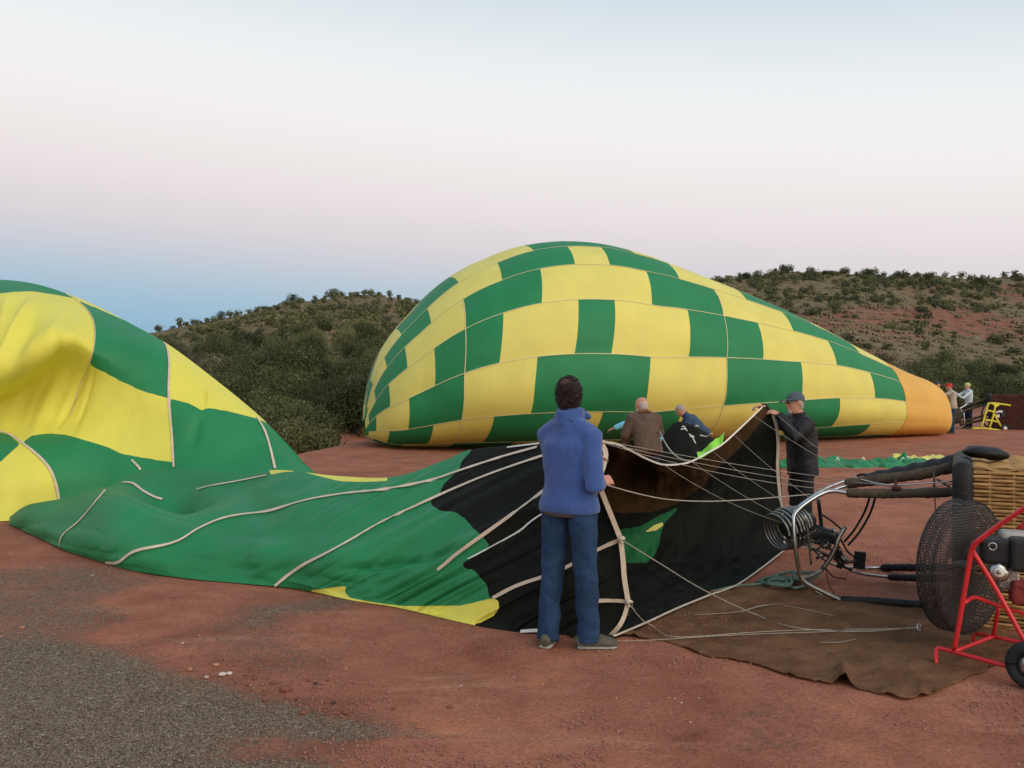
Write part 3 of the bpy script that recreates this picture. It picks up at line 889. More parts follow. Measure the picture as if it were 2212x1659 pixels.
# long folds that run up towards the mouth on the right half, soft puffy dents on the left half
al_ = (pxA * .50 + pyA * .866); ac_ = (pyA + pxA * .52)
wr = np.clip((pxA - 620) / 260, 0, 1)
fold = wr * (.030 * vn(ac_ / 34, al_ / 420) + .016 * vn(ac_ / 15 + 7, al_ / 260) + .011 * vn(ac_ / 7, al_ / 160) - .030 * np.clip(1 - np.abs(vn(ac_ / 26 + 3, al_ / 330)) * 5, 0, 1) ** 1.5) * np.clip((pyA - 985) / 60, .15, 1)
soft = (1 - wr) * (.09 * fbm(pxA / 170, pyA / 95, o=2) + .012 * vn(pxA / 34 + pyA / 30, pyA / 22) - .012 * np.clip(1 - np.abs(vn(pxA / 150 + pyA / 70, pyA / 60 - pxA / 300)) * 3.2, 0, 1) ** 1.3)
dent = -.30 * np.exp(-(((pxA - 365) / 70) ** 2 + ((pyA - 1062) / 26) ** 2)) + .20 * np.exp(-(((pxA - 250) / 90) ** 2 + ((pyA - 1120) / 60) ** 2))
crease = -.05 * np.exp(-((pyA - (1215 + (pxA - 780) * -.155 + 10)) / 9) ** 2) * np.clip((pxA - 720) / 60, 0, 1) * np.clip((1010 - pxA) / 60, 0, 1)
crease2 = .07 * np.exp(-((pyA - (1197 - (pxA - 950) * .42)) / 16) ** 2) * np.clip((pxA - 930) / 60, 0, 1) * np.clip((1190 - pxA) / 60, 0, 1)
edge = np.clip(v / .08, 0, 1) * np.clip((1 - v) / .08, 0, 1) * np.clip(u / .05, 0, 1)
PA = PA + NA * ((fold + soft + dent + crease + crease2) * edge)[..., None]
PA[..., 2] = np.maximum(PA[..., 2], .006)
# wavy lower hem
# --- back side of A, down to the ground behind
ridge = PA[0, 44:]
bk = [ridge]
for dy, zf in ((.22, .985), (.48, .86), (.75, .55), (.95, .22), (1.02, .0)):
    q = ridge.copy(); q[:, 1] += dy * np.clip(ridge[:, 2] / .6, .15, 1.2); q[:, 0] *= q[:, 1] / ridge[:, 1]; q[:, 2] *= zf; bk.append(q)
PB = np.array(bk)
PB = np.einsum('ri,ijk->rjk', cr_matrix(6, 24), PB); PB[1:] = behind(PB[0], PB[1:]); PB[..., 2] = np.maximum(PB[..., 2], .006)
FULL = np.concatenate([PB[:0:-1], PA[:, 44:]], 0)
NF = gridnormals(FULL)
if NF[100, 200] @ np.array([0, -1, 0]) < 0: NF = -NF
NA2 = gridnormals(PA)
if NA2[75, 200] @ np.array([0, -1, 0]) < 0: NA2 = -NA2
NA2[:, 44:] = NF[len(PB) - 1:]
BLK = z5([(1180, 180), (1170, 262), (1110, 330), (1095, 380), (1040, 430), (990, 480), (980, 520), (920, 565), (915, 600), (970, 640), (1070, 650), (1130, 690), (1180, 750), (1240, 800), (1290, 865),
          (1180, 940), (1115, 975), (1120, 1000), (1190, 1020), (1240, 1080), (1272, 1112), (1285, 1190), (1340, 1212), (1345, 1260), (1310, 1310), (1230, 1350), (1195, 1357), (1190, 1480), (2600, 1600), (2600, 100)])
YLW = z5([(150, 1148), (380, 1118), (368, 1160), (400, 1195), (560, 1225), (740, 1247), (1100, 1245), (1310, 1196), (1345, 1215), (1348, 1262), (1310, 1312), (1230, 1352), (1196, 1360), (1190, 1480), (300, 1480)])
YTOP = z4([(1715, 414), (1800, 396), (1900, 390), (2000, 416), (2150, 453), (2300, 460), (2460, 452), (2460, 300), (1700, 300)])
YT2 = z5([(-20, 385), (90, 372), (200, 400), (330, 436), (500, 443), (650, 436), (650, 300), (-20, 300)])
wob = 2.2 * vn(PA[..., 0] * 22, PA[..., 2] * 30)
split(PA, NA2, [('yellow_panel', YELLOW2, YLW), ('skirt_outside', BLACKF, BLK), ('yellow_panel', YELLOW2, YTOP)], ('tail_panel', GREENN), env)
mk('tail_back', PB.reshape(-1, 3), gridfaces(*PB.shape[:2]), GREENN, env)
addsurf(PA)

# --- far wall of the mouth (inside seen), hanging from the sagging rim
RIMT = [(1225, 958, 6.6), (1298, 955, 5.97), (1370, 977, 6.5), (1430, 1003, 7.1), (1500, 996, 7.7), (1560, 960, 8.2), (1600, 925, 8.5), (1648, 880, 8.85), (1677, 893, 8.98)]
FW = [[W(*p) for p in RIMT],
      [W(*p) for p in [(1215, 1000, 7.2), (1292, 1000, 6.9), (1362, 1010, 7.3), (1428, 1032, 7.8), (1500, 1032, 8.2), (1560, 1000, 8.55), (1602, 965, 8.75), (1652, 925, 8.9), (1682, 930, 8.98)]],
      [W(*p) for p in [(1210, 1060, 7.7), (1290, 1060, 7.5), (1360, 1065, 7.9), (1425, 1080, 8.3), (1500, 1078, 8.6), (1560, 1050, 8.95), (1605, 1015, 9.0), (1656, 985, 8.98), (1684, 985, 8.98)]],
      [W(*p) for p in [(1210, 1150, 8.0), (1290, 1150, 8.0), (1355, 1150, 8.15), (1420, 1150, 8.35), (1490, 1145, 8.5), (1555, 1130, 8.6), (1608, 1110, 8.75), (1662, 1090, 8.85), (1691, 1090, 8.9)]],
      [W(*p) for p in [(1210, 1205, 7.9), (1290, 1205, 7.9), (1355, 1200, 8.0), (1415, 1195, 8.1), (1485, 1188, 8.3), (1552, 1175, 8.4), (1610, 1160, 8.55), (1664, 1145, 8.7), (1692, 1140, 8.78)]],
      [G(x, y, .012) for x, y in [(1210, 1242), (1290, 1240), (1350, 1234), (1410, 1226), (1480, 1218), (1550, 1210), (1610, 1203), (1664, 1196), (1693, 1190)]]]
PFW = patch(FW, 170, 330)
NW = gridnormals(PFW)
if NW[85, 165] @ np.array([0, -1, 0]) < 0: NW = -NW
px, py = proj(PFW)
un = np.linspace(0, 1, 330)[None]; vn_ = np.linspace(0, 1, 170)[:, None]
eg = np.clip(vn_ / .06, 0, 1) * np.clip((1 - vn_) / .06, 0, 1) * np.clip((1 - un) / .04, 0, 1)
foldw = .045 * vn((px + py * .55) / 60, (py - px * .4) / 260) + .02 * vn((px + py * .62) / 24, (py - px * .4) / 160) + .008 * vn(px / 11, py / 60)
PFW = PFW + NW * (foldw * eg)[..., None]
NW = gridnormals(PFW)
if NW[85, 165] @ np.array([0, -1, 0]) < 0: NW = -NW
BRN = z7([(-200, 0), (1450, -60), (1500, 30), (1420, 130), (1250, 330), (1120, 440), (1000, 590), (900, 660), (780, 735), (600, 790), (370, 800), (200, 760), (-200, 740)])
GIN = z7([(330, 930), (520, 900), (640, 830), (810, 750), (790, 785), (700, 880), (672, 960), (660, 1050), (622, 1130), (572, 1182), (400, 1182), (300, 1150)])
YIN = z7([(550, 945), (620, 893), (690, 868), (690, 893), (640, 932)])
split(PFW, NW, [('inner_yellow_panel', YELLOW, YIN), ('inner_green_panel', GREEN_SHADED, GIN), ('skirt_lining', BROWNF, BRN)], ('skirt_inside', BLACKF), env)
addsurf(PFW)
# --- floor of the mouth lying on the ground
RIMG = [(1230, 1373), (1332, 1376), (1400, 1347), (1462, 1318), (1530, 1290), (1572, 1275), (1600, 1262), (1650, 1226), (1693, 1192)]
FLR = [(1210, 1242), (1290, 1240), (1350, 1234), (1410, 1226), (1480, 1218), (1550, 1210), (1610, 1203), (1664, 1196), (1694, 1189)]
r0 = np.array([G(x, y, .014) for x, y in FLR]); r1 = np.array([G(x, y, .014) for x, y in RIMG])
PFL = patch([r0, r0 * .67 + r1 * .33, r0 * .33 + r1 * .67, r1], 70, 240)
px, py = proj(PFL)
PFL[..., 2] += (.020 * np.clip(vn(px / 45 + py / 30, py / 12), 0, 1) + .010 * vn(px / 20, py / 8) + .006) * np.clip((1 - np.linspace(0, 1, 70)[:, None]) / .1, 0, 1)
PFL[-1, :, 2] = .012
hemw = .010 * vn(np.arange(240) / 7., np.zeros(240)); PFL[-1, :, 1] += hemw
mk('skirt_floor', PFL.reshape(-1, 3), gridfaces(70, 240), BLACKF, env)
addsurf(PFL)

# --- B: half inflated body behind the tail
xsB = [-260, -120, 0, 75, 150, 215, 290, 365, 450, 550, 615, 662, 706]
B_ = {  # column -> list of (y, depth), top silhouette to hidden bottom
    -260: [(606, 14.0), (660, 12.9), (740, 12.3), (800, 12.1), (860, 12.5), (920, 12.2), (975, 11.5), (1040, 11.1), (1090, 11.0), (1118, 10.9)],
    -120: [(602, 14.0), (650, 12.9), (730, 12.2), (800, 11.9), (860, 12.4), (920, 12.1), (970, 11.3), (1035, 10.9), (1090, 10.8), (1122, 10.7)],
    0: [(604, 14.0), (650, 12.9), (730, 12.0), (805, 11.7), (865, 12.5), (920, 12.1), (962, 11.3), (1030, 10.8), (1090, 10.65), (1128, 10.5)],
    75: [(613, 13.9), (655, 12.8), (715, 12.0), (770, 11.7), (835, 12.5), (910, 12.2), (965, 11.4), (1025, 11.0), (1085, 10.9), (1120, 10.85)],
    150: [(636, 13.7), (668, 12.8), (705, 12.1), (740, 11.9), (810, 12.4), (900, 12.2), (960, 11.6), (1020, 11.3), (1080, 11.2), (1120, 11.0)],
    215: [(664, 13.5), (690, 12.8), (725, 12.3), (765, 12.1), (830, 12.2), (905, 12.05), (960, 11.7), (1015, 11.45), (1075, 11.3), (1120, 11.1)],
    290: [(703, 13.3), (725, 12.8), (755, 12.4), (800, 12.2), (855, 12.1), (915, 11.95), (965, 11.7), (1015, 11.5), (1070, 11.3), (1120, 11.1)],
    365: [(745, 13.1), (765, 12.7), (795, 12.4), (835, 12.2), (880, 12.0), (930, 11.85), (975, 11.65), (1020, 11.45), (1070, 11.2), (1115, 11.0)],
    450: [(808, 12.9), (825, 12.6), (850, 12.35), (880, 12.15), (915, 11.95), (955, 11.75), (990, 11.55), (1025, 11.3), (1070, 11.1), (1110, 10.9)],
    550: [(889, 12.6), (900, 12.4), (920, 12.2), (940, 12.0), (962, 11.85), (985, 11.7), (1010, 11.5), (1035, 11.25), (1070, 11.0), (1105, 10.8)],
    615: [(953, 12.3), (960, 12.2), (972, 12.05), (985, 11.9), (1000, 11.75), (1015, 11.6), (1030, 11.4), (1048, 11.2), (1075, 11.0), (1100, 10.8)],
    662: [(1005, 12.0), (1008, 11.95), (1013, 11.85), (1020, 11.75), (1028, 11.6), (1037, 11.5), (1048, 11.35), (1060, 11.2), (1080, 11.0), (1100, 10.85)],
    706: [(1040, 11.7), (1042, 11.68), (1045, 11.64), (1049, 11.6), (1053, 11.5), (1058, 11.4), (1065, 11.3), (1075, 11.2), (1090, 11.0), (1105, 10.9)]}
CB = np.array([[W(x, *B_[x][i]) for x in xsB] for i in range(10)])
PBB = patch(CB, 225, 480)
NB = gridnormals(PBB)
if NB[100, 200] @ np.array([0, -1, 0]) < 0: NB = -NB
px, py = proj(PBB)
vB = np.linspace(0, 1, 225)[:, None]
ege = np.clip(vB / .04, 0, 1)
# pull creases running down from the crown, tucked fold near the seam
dsp = .03 * fbm(px / 120, py / 120, o=2)
dsp += .045 * vn((px + py * .42) / 26, (py - px * .4) / 300) * np.clip((330 - px) / 200, 0, 1) * np.clip((py - 640) / 80, 0, 1) * np.clip((1000 - py) / 100, 0, 1)
def pull(x0, y0, x1, y1, w, a):
    L = math.hypot(x1 - x0, y1 - y0); tx, ty = (x1 - x0) / L, (y1 - y0) / L
    s_ = (px - x0) * tx + (py - y0) * ty; c_ = (px - x0) * -ty + (py - y0) * tx
    return a * np.exp(-(c_ / w) ** 2) * np.clip(s_ / 40, 0, 1) * np.clip((L - s_) / 40, 0, 1)
dsp += pull(72, 640, -20, 830, 9, .10) + pull(190, 790, 120, 930, 6, -.06) + pull(205, 795, 165, 930, 4, -.04) + pull(448, 815, 440, 890, 3.5, -.05) + pull(438, 885, 405, 985, 14, -.05)
dsp += pull(150, 700, -40, 870, 26, .12) + pull(20, 622, -10, 760, 12, .05)
PBB = PBB + NB * (dsp * ege)[..., None]
top = PBB[0]
bk = [top]
for dy, zf in ((.6, .99), (1.5, .90), (2.3, .65), (2.8, .3), (3.0, .0)):
    q = top.copy(); q[:, 1] += dy * np.clip(top[:, 2] / 2.5, .2, 1.2); q[:, 0] = top[:, 0] * q[:, 1] / top[:, 1] - .03 * dy; q[:, 2] *= zf; bk.append(q)
PBK = np.einsum('ri,ijk->rjk', cr_matrix(6, 40), np.array(bk)); PBK[1:] = behind(PBK[0], PBK[1:]); PBK[..., 2] = np.maximum(PBK[..., 2], .01)
PBB[..., 2] = np.maximum(PBB[..., 2], .01)
FULL = np.concatenate([PBK[:0:-1], PBB], 0); NF = gridnormals(FULL)
if NF[140, 200] @ np.array([0, -1, 0]) < 0: NF = -NF
NB = NF[len(PBK) - 1:]
G1 = z1([(-1000, 60), (100, 100), (300, 140), (480, 232), (350, 206), (200, 184), (100, 188), (0, 198), (-1000, 215)])
G2 = z1([(505, 247), (620, 294), (800, 374), (900, 424), (980, 459), (1030, 494), (1060, 550), (1075, 640), (1072, 760), (1066, 864), (900, 817), (760, 752), (650, 692), (568, 652), (590, 560), (602, 470), (595, 380), (560, 310)])
Y4 = z1([(130, 1152), (250, 1237), (320, 1322), (360, 1430), (372, 1500), (345, 1530), (250, 1512), (150, 1572), (70, 1660), (-1500, 1900), (-1500, 1600), (0, 1270)])
GT = z1([(-1200, 1000), (0, 1078), (60, 1100), (125, 1150), (0, 1272), (-300, 1500), (-1200, 1500)])
G34 = z1([(145, 1145), (200, 1102), (300, 1086), (420, 1096), (560, 1136), (690, 1176), (770, 1216), (900, 1240), (1104, 1272), (1080, 866), (1200, 896), (1265, 932), (1285, 942), (1300, 930), (1330, 926), (1450, 946), (1630, 992), (2300, 1300),
          (2300, 1900), (100, 1900), (340, 1540), (378, 1510), (360, 1430), (320, 1322), (250, 1237)])
split(PBB, NB, [('lower_yellow_panel', YELLOW2, Y4), ('green_panel', GREENN, GT), ('green_panel', GREENN, G2), ('green_panel', GREENN, G1), ('green_panel', GREENN, G34)], ('yellow_panel', YELLOW2), env)
split(PBK, -NF[len(PBK) - 1::-1][:len(PBK)] if False else gridnormals(PBK), [('back_yellow_panel', YELLOW2, [(160, 0), (560, 0), (560, 1659), (160, 1659)])], ('back_green_panel', GREENN), env)
addsurf(PBB)

# --- tapes sewn on the cloth
AV, AF, n0 = [], [], 0
for V_, F_ in SURF:
    AV.append(V_); AF.append(F_ + n0); n0 += len(V_)
BV = BVHTree.FromPolygons(np.concatenate(AV).tolist(), np.concatenate(AF).tolist())
EYE = Vector((0, 0, CH))
def on_cloth(pts, step=5.0, w=.045, name='load_tape', m=TAPE, off=.006):
    P2 = smooth_line([(a, b_, 0) for a, b_ in pts], step)
    P, N = [], []
    for x, y, _ in P2:
        d = Vector(((x - CX) / F, 1, -(y - CY) / F)).normalized()
        hit = BV.ray_cast(EYE, d)
        if hit[0] is None: continue
        if P and (Vector(P[-1]) - hit[0]).length > .8: continue
        nn = hit[1] if hit[1].dot(d) < 0 else -hit[1]
        P.append(tuple(hit[0])); N.append(tuple(nn))
    if len(P) < 3: return
    P, N = np.array(P), np.array(N)
    if len(P) > 6:
        for _ in range(2):
            P[1:-1] = (P[:-2] + 2 * P[1:-1] + P[2:]) / 4; N[1:-1] = (N[:-2] + N[1:-1] + N[2:]) / 3
    vd = np.array([0, 0, CH]) - P; vd /= np.linalg.norm(vd, axis=1, keepdims=True)
    N = N / np.linalg.norm(N, axis=1, keepdims=True)
    V_, F_ = ribbon(P + N * off + vd * .012, N, w * .56 * (1 + .12 * vn(np.arange(len(P)) / 5., np.zeros(len(P)))), .003)
    return mk(name, V_, F_, m, env, smooth=False)
on_cloth(z4([(668, 512), (570, 632), (500, 712), (402, 795), (380, 870), (412, 942)]), w=.045)
on_cloth(z4([(775, 465), (840, 466), (900, 512), (980, 556), (1030, 570)]), w=.055)
on_cloth(z4([(1250, 508), (1330, 486), (1500, 456), (1690, 418)]), w=.03)
on_cloth(z4([(618, 986), (680, 970), (750, 970), (830, 912), (900, 887), (1050, 860), (1150, 825), (1250, 762), (1380, 702), (1500, 672), (1700, 645), (1900, 587)]) + z5([(200, 560), (400, 530), (600, 510), (800, 475), (950, 440), (1080, 395), (1200, 355), (1400, 292), (1590, 240)]), w=.05)
on_cloth(z4([(1735, 1128), (1900, 1002)]) + z5([(250, 915), (400, 832), (600, 717), (800, 622), (930, 562), (1100, 487), (1300, 407), (1500, 337), (1640, 290)]), w=.048)
on_cloth(z5([(960, 1018), (1100, 900), (1300, 756), (1500, 617), (1640, 510)]), w=.046)
on_cloth(z5([(1150, 953), (1290, 880), (1450, 790), (1550, 712), (1660, 635)]), w=.022, m=TAPEW)
on_cloth(z5([(1310, 1195), (1450, 1122), (1620, 1066), (1775, 1002), (1900, 930), (2000, 878), (2120, 822)]), w=.045)
on_cloth(z5([(1900, 1222), (1980, 1215), (2080, 1210), (2165, 1220)]), w=.045)
on_cloth(z5([(1345, 1412), (1450, 1414), (1600, 1406), (1700, 1408)]), w=.05, m=TAPEW)
on_cloth(z5([(1400, 243), (1500, 230), (1650, 212)]), w=.03, m=TAPEW)
on_cloth(z1([(-60, 1055), (60, 1095), (138, 1146), (250, 1236), (320, 1321), (360, 1430), (372, 1505)]), w=.06)
on_cloth(z1([(470, 225), (560, 310), (595, 380), (602, 470), (590, 560), (568, 650), (500, 800), (450, 980)]), w=.02)
on_cloth(z1([(980, 452), (1030, 490), (1060, 548), (1074, 640), (1071, 760), (1072, 862), (1090, 1060), (1104, 1300)]), w=.05)
on_cloth(z1([(835, 1255), (880, 1300), (910, 1350)]), w=.05)
on_cloth(z1([(1630, 985), (1680, 1070), (1720, 1200), (1745, 1310)]), w=.06)
def free_tape(P, w, m=TAPE, name='rim_tape', step=.03, face=None):
    P = smooth_line(P, step)
    vd = np.array([0, 0, CH]) - P
    vd /= np.linalg.norm(vd, axis=1, keepdims=True)
    if face is not None: vd = vd * .4 + np.array(face)
    V_, F_ = ribbon(P + vd * .015, vd, w * .8, .004)
    return mk(name, V_, F_, m, env, smooth=False)
K = W(1298, 955, 5.93)
free_tape([K, W(1308, 975, 5.88), W(1307, 995, 5.84), W(1296, 1030, 5.76)], .042)
free_tape([W(1294, 1048, 5.74), W(1303, 1070, 5.76), W(1325, 1125, 5.78), W(1341, 1165, 5.78)], .042)
free_tape([W(1341, 1165, 5.78), W(1346, 1210, 5.77), W(1349, 1250, 5.75), W(1357, 1300, 5.73)], .042)
free_tape([W(1357, 1300, 5.73), W(1349, 1330, 5.72), W(1338, 1352, 5.70), W(1318, 1374, 5.73)], .036)
free_tape([K, W(1284, 940, 5.97), W(1268, 926, 5.98), W(1236, 905, 5.98)], .045)
free_tape([K, W(1280, 966, 6.0), W(1262, 982, 6.05)], .042)
free_tape([K, W(1330, 958, 6.15), W(1362, 973, 6.43), W(1395, 990, 6.75), W(1430, 1003, 7.05), W(1465, 1003, 7.35), W(1495, 996, 7.62), W(1530, 977, 7.9), W(1560, 960, 8.15), W(1600, 924, 8.45), W(1646, 880, 8.8)], .018, TAPEW)
free_tape([W(1668, 890, 8.9), W(1677, 920, 8.92), W(1681, 960, 8.93), W(1680, 1010, 8.92), W(1684, 1060, 8.9), W(1688, 1095, 8.88), W(1693, 1150, 8.82), G(1694, 1190, .02)], .040)
gt = [G(x, y + 1, .02) for x, y in RIMG[1:]]
free_tape([G(1325, 1378, .02)] + gt, .020, TAPE, face=(0, 0, 1.))
for p in (W(1341, 1165, 5.76), W(1357, 1300, 5.71), K - np.array([0, .02, 0])):   # sewn loops at the tape joints
    V_, F_ = tube([p + np.array([-.02, -.01, -.012]), p + np.array([0, -.025, .012]), p + np.array([.025, -.01, 0])], [.010, .014, .009], 8)
    mk('tape_loop', V_, F_, TAPE, env)

# ------------------------------------------------------------------ suspension cables of the near envelope
def cable(P, r=.0022, m=ROPE, name='cable', step=.08, par=None, seg=5):
    V_, F_ = tube(smooth_line(P, step), r, seg)
    return mk(name, V_, F_, m, par if par is not None else env)
def sag(a, b, s, n=9):
    a, b = np.array(a), np.array(b); t = np.linspace(0, 1, n)[:, None]
    P = a + (b - a) * t; P[:, 2] -= (4 * t * (1 - t) * s)[:, 0]; return P
FT1, FT2, FT3 = W(1822, 1050, 7.15), W(1836, 1037, 7.55), W(1716, 1112, 6.68)
cable(sag(W(1299, 951, 5.93), FT2, .02)); cable(sag(W(1301, 955, 5.93), FT1, .03)); cable(sag(W(1304, 957, 5.95), W(1800, 1058, 7.1), .05))
cable(sag(W(1492, 996, 7.6), W(1692, 1118, 6.95), .02)); cable(sag(W(1542, 977, 8.0), W(1716, 1098, 6.9), .02)); cable(sag(W(1586, 940, 8.38), W(1752, 1078, 7.2), .02))
cable(sag(W(1628, 898, 8.68), W(1846, 1030, 7.65), .02)); cable(sag(W(1672, 890, 8.88), W(1852, 1026, 7.7), .03)); cable(sag(W(1432, 1003, 7.06), W(1700, 1132, 6.9), .05), .002)
cable([W(1299, 1044, 5.7), W(1360, 1062, 5.85), W(1435, 1078, 6.05), W(1519, 1083, 6.25), W(1603, 1080, 6.45), W(1690, 1073, 6.62), W(1750, 1068, 6.72)], .0042)
cable([W(1343, 1166, 5.76), W(1430, 1220, 5.95), W(1519, 1274, 6.12), W(1631, 1327, 6.2), G(1720, 1356, .03), G(1860, 1364, .03), G(1990, 1354, .03)], .0035)
cable([W(1360, 1303, 5.71), W(1372, 1322, 5.72), W(1388, 1340, 5.75), G(1410, 1352, .03), G(1436, 1371, .03), G(1480, 1376, .03), G(1700, 1362, .03), G(1985, 1357, .03)], .0028)
cable([G(1315, 1384, .025), G(1400, 1383, .025), G(1600, 1371, .03), G(1800, 1364, .03), G(1990, 1356, .03)], .0022)
cable([G(1500, 1328, .03), G(1590, 1322, .03), G(1660, 1307, .03), G(1720, 1312, .03), G(1800, 1330, .03)], .002)
cable([G(1600, 1322, .03), G(1640, 1308, .03), G(1690, 1304, .03)], .002)
cable([G(1770, 1388, .03), G(1810, 1388, .03), G(1850, 1380, .03)], .002)
for p in (W(1345, 1166, 5.74), W(1362, 1304, 5.70), G(1985, 1355, .04)):
    a = np.linspace(0, 2 * math.pi, 13)[:-1]
    R = np.stack([p[0] + .014 * np.cos(a), p[1] + .004 * np.sin(a), p[2] + .022 * np.sin(a)], 1)
    V_, F_ = tube(R, .004, 6, closed=True); mk('carabiner', V_, F_, STEEL, env)

# ------------------------------------------------------------------ brown ground cloth
TT = [(1345, 1366), (1400, 1350), (1490, 1305), (1560, 1274), (1640, 1268), (1740, 1270), (1850, 1298), (1998, 1316), (2100, 1350), (2240, 1385)]
TB = [(1347, 1374), (1445, 1388), (1530, 1416), (1602, 1426), (1738, 1464), (1820, 1478), (1900, 1498), (1990, 1508), (2100, 1456), (2240, 1413)]
t0 = np.array([G(*p, .008) for p in TT]); t1 = np.array([G(*p, .008) for p in TB])
PT = patch([t0, t0 * .67 + t1 * .33, t0 * .33 + t1 * .67, t1], 90, 260)
px, py = proj(PT)
vv_ = np.linspace(0, 1, 90)[:, None]
PT[-1, :, 1] += .018 * vn(np.arange(260) / 6., np.zeros(260)) + .01 * vn(np.arange(260) / 2.2, np.ones(260))
PT[..., 2] = .010 + .022 * np.clip(fbm((px + 2.6 * py) / 110, (py - .2 * px) / 16, o=3), 0, 1) + .012 * np.clip(vn(px / 60, py / 7), 0, 1) * np.clip((1 - vv_) / .06, .3, 1)
PT[..., 2] += .075 * np.exp(-(((px - 1824) / 15) ** 2)) * np.clip((vv_ - .72) / .28, 0, 1) ** 1.6 + .03 * np.exp(-(((px - 1990) / 12) ** 2)) * np.clip((vv_ - .85) / .15, 0, 1)
TARPM = mat('brown_canvas', (.115, .055, .027), .95, .25, 4, .6, 40, spec=.1, col2=(.20, .102, .052), crumple=1.2, cs=5)
tarp = mk('ground_cloth', PT.reshape(-1, 3), gridfaces(90, 260), TARPM)
sol = tarp.modifiers.new('thick', 'SOLIDIFY'); sol.thickness = .006; sol.offset = 1
tag(tarp, 'brown canvas ground cloth spread on the dirt with a curled edge', 'tarp')

# ------------------------------------------------------------------ green rope pile
rp = empty('rope_pile', G(1700, 1264), 'tangled pile of pale green rope on the dirt by the burner frame', 'rope')
P = []
for i in range(70):
    a = i * .9 + random.uniform(-.35, .35); r = random.uniform(.75, 1.1)
    k3 = i // 14; c = G((1668, 1722, 1700, 1684, 1738)[k3] + 30 * r * math.cos(a), (1262, 1270, 1258, 1272, 1262)[k3] + 10 * r * math.sin(a))
    P.append((c[0], c[1], .014 + .012 * k3 + .022 * random.random()))
V_, F_ = tube(smooth_line(P, .03), .0115, 8); mk('rope_coil', V_, F_, ROPEG, rp)
V_, F_ = tube(smooth_line([P[0], G(1640, 1262, .03), G(1590, 1266, .03), G(1540, 1278, .03)], .03), .0115, 8); mk('rope_tail', V_, F_, ROPEG, rp)

# ------------------------------------------------------------------ burner frame
bur = empty('burner_frame', W(1790, 1290, 7.0) * np.array([1, 1, 0]), 'steel burner frame with coiled burner lying on its side beside the wicker basket', 'burner')
def rod(par, name, pts, r, m, step=.04, seg=10):
    V_, F_ = tube(smooth_line(pts, step), r, seg); return mk(name, V_, F_, m, par)
rod(bur, 'frame_tube', [W(1838, 1066, 6.7), W(1792, 1061, 6.75), W(1750, 1081, 6.72), W(1718, 1108, 6.69), W(1714, 1128, 6.66), W(1718, 1180, 6.64), W(1727, 1238, 6.66), W(1740, 1259, 6.66), W(1778, 1279, 6.66), W(1822, 1300, 6.67)], .0165, STEEL)
rod(bur, 'frame_tube', [W(1832, 1048, 7.15), W(1780, 1066, 7.1), W(1738, 1091, 6.98), W(1715, 1106, 6.85)], .013, STEEL)
rod(bur, 'frame_tube', [W(1856, 1030, 7.7), W(1800, 1048, 7.6), W(1758, 1070, 7.45), W(1712, 1104, 7.1)], .013, STEEL)
rod(bur, 'frame_tube', [W(1732, 1256, 6.85), W(1760, 1276, 6.85), W(1796, 1300, 6.85)], .012, STEEL)
rod(bur, 'frame_tube', [W(1868, 1227, 7.8), W(1912, 1226.5, 7.82)], .013, STEEL)
rod(bur, 'frame_tube', [W(1834, 1231, 7.3), W(1866, 1240.5, 7.3), W(1925, 1248, 7.32)], .013, STEEL)
rod(bur, 'frame_tube', [W(1712, 1106, 7.1), W(1720, 1140, 7.2), W(1790, 1215, 7.5), W(1868, 1227, 7.8)], .012, STEELD)
rod(bur, 'support_tube', [W(1775, 1232, 7.0), W(1794, 1205, 6.98), W(1806, 1181, 6.97), W(1812, 1161, 6.97), W(1826, 1139, 7.0)], .018, STEELD)
rod(bur, 'support_tube', [W(1812, 1162, 6.97), W(1806, 1150, 6.97), W(1798, 1142, 6.97)], .012, STEELD)
rod(bur, 'support_tube', [W(1738, 1111, 6.75), W(1746, 1157, 6.76), W(1752, 1220, 6.78)], .009, STEELD)
rod(bur, 'support_tube', [W(1728, 1250, 6.68), W(1750, 1245, 6.8), W(1776, 1231, 7.0)], .016, STEELD)
rod(bur, 'gimbal_bar', [W(1768, 1080, 7.0), W(1772, 1115, 7.05), W(1776, 1152, 7.1)], .016, ENGB)
rod(bur, 'gimbal_bar', [W(1742, 1178, 6.95), W(1780, 1195, 7.0), W(1800, 1202, 7.05)], .010, STEELD)
rod(bur, 'fuel_hose', [W(1880, 1070, 6.85), W(1868, 1105, 6.95), W(1845, 1145, 7.05), W(1824, 1170, 7.1)], .0095, RUBBER)
rod(bur, 'fuel_hose', [W(1892, 1070, 6.85), W(1880, 1108, 6.95), W(1856, 1150, 7.05), W(1832, 1178, 7.1)], .0095, RUBBER)
rod(bur, 'fuel_hose', [W(1776, 1112, 7.1), W(1800, 1128, 7.1), W(1820, 1146, 7.1)], .0085, RUBBER)
rod(bur, 'fuel_hose', [W(1786, 1230, 7.0), W(1800, 1246, 6.9), W(1828, 1250, 6.9)], .007, WICKR)
rod(bur, 'fuel_hose', [W(1784, 1228, 7.0), W(1790, 1262, 6.9), W(1806, 1290, 6.8)], .004, RUBBER)
ca = np.array([.86, .42, .20]); ca /= np.linalg.norm(ca); cu = np.cross(ca, [0, 0, 1.]); cu /= np.linalg.norm(cu); cw = np.cross(cu, ca)
c0 = W(1704, 1140, 6.98)
for i in range(8):
    a = np.linspace(0, 2 * math.pi, 33)[:-1]
    R_ = .170 - .007 * abs(i - 3)
    ctr = c0 + ca * (-.14 + .037 * i)
    P = ctr + cu * (R_ * np.cos(a))[:, None] + cw * (R_ * np.sin(a))[:, None] + ca * (.03 * a / 6.283)[:, None]
    V_, F_ = tube(P, .0100, 7, closed=True); mk('burner_coil', V_, F_, STEELD, bur)
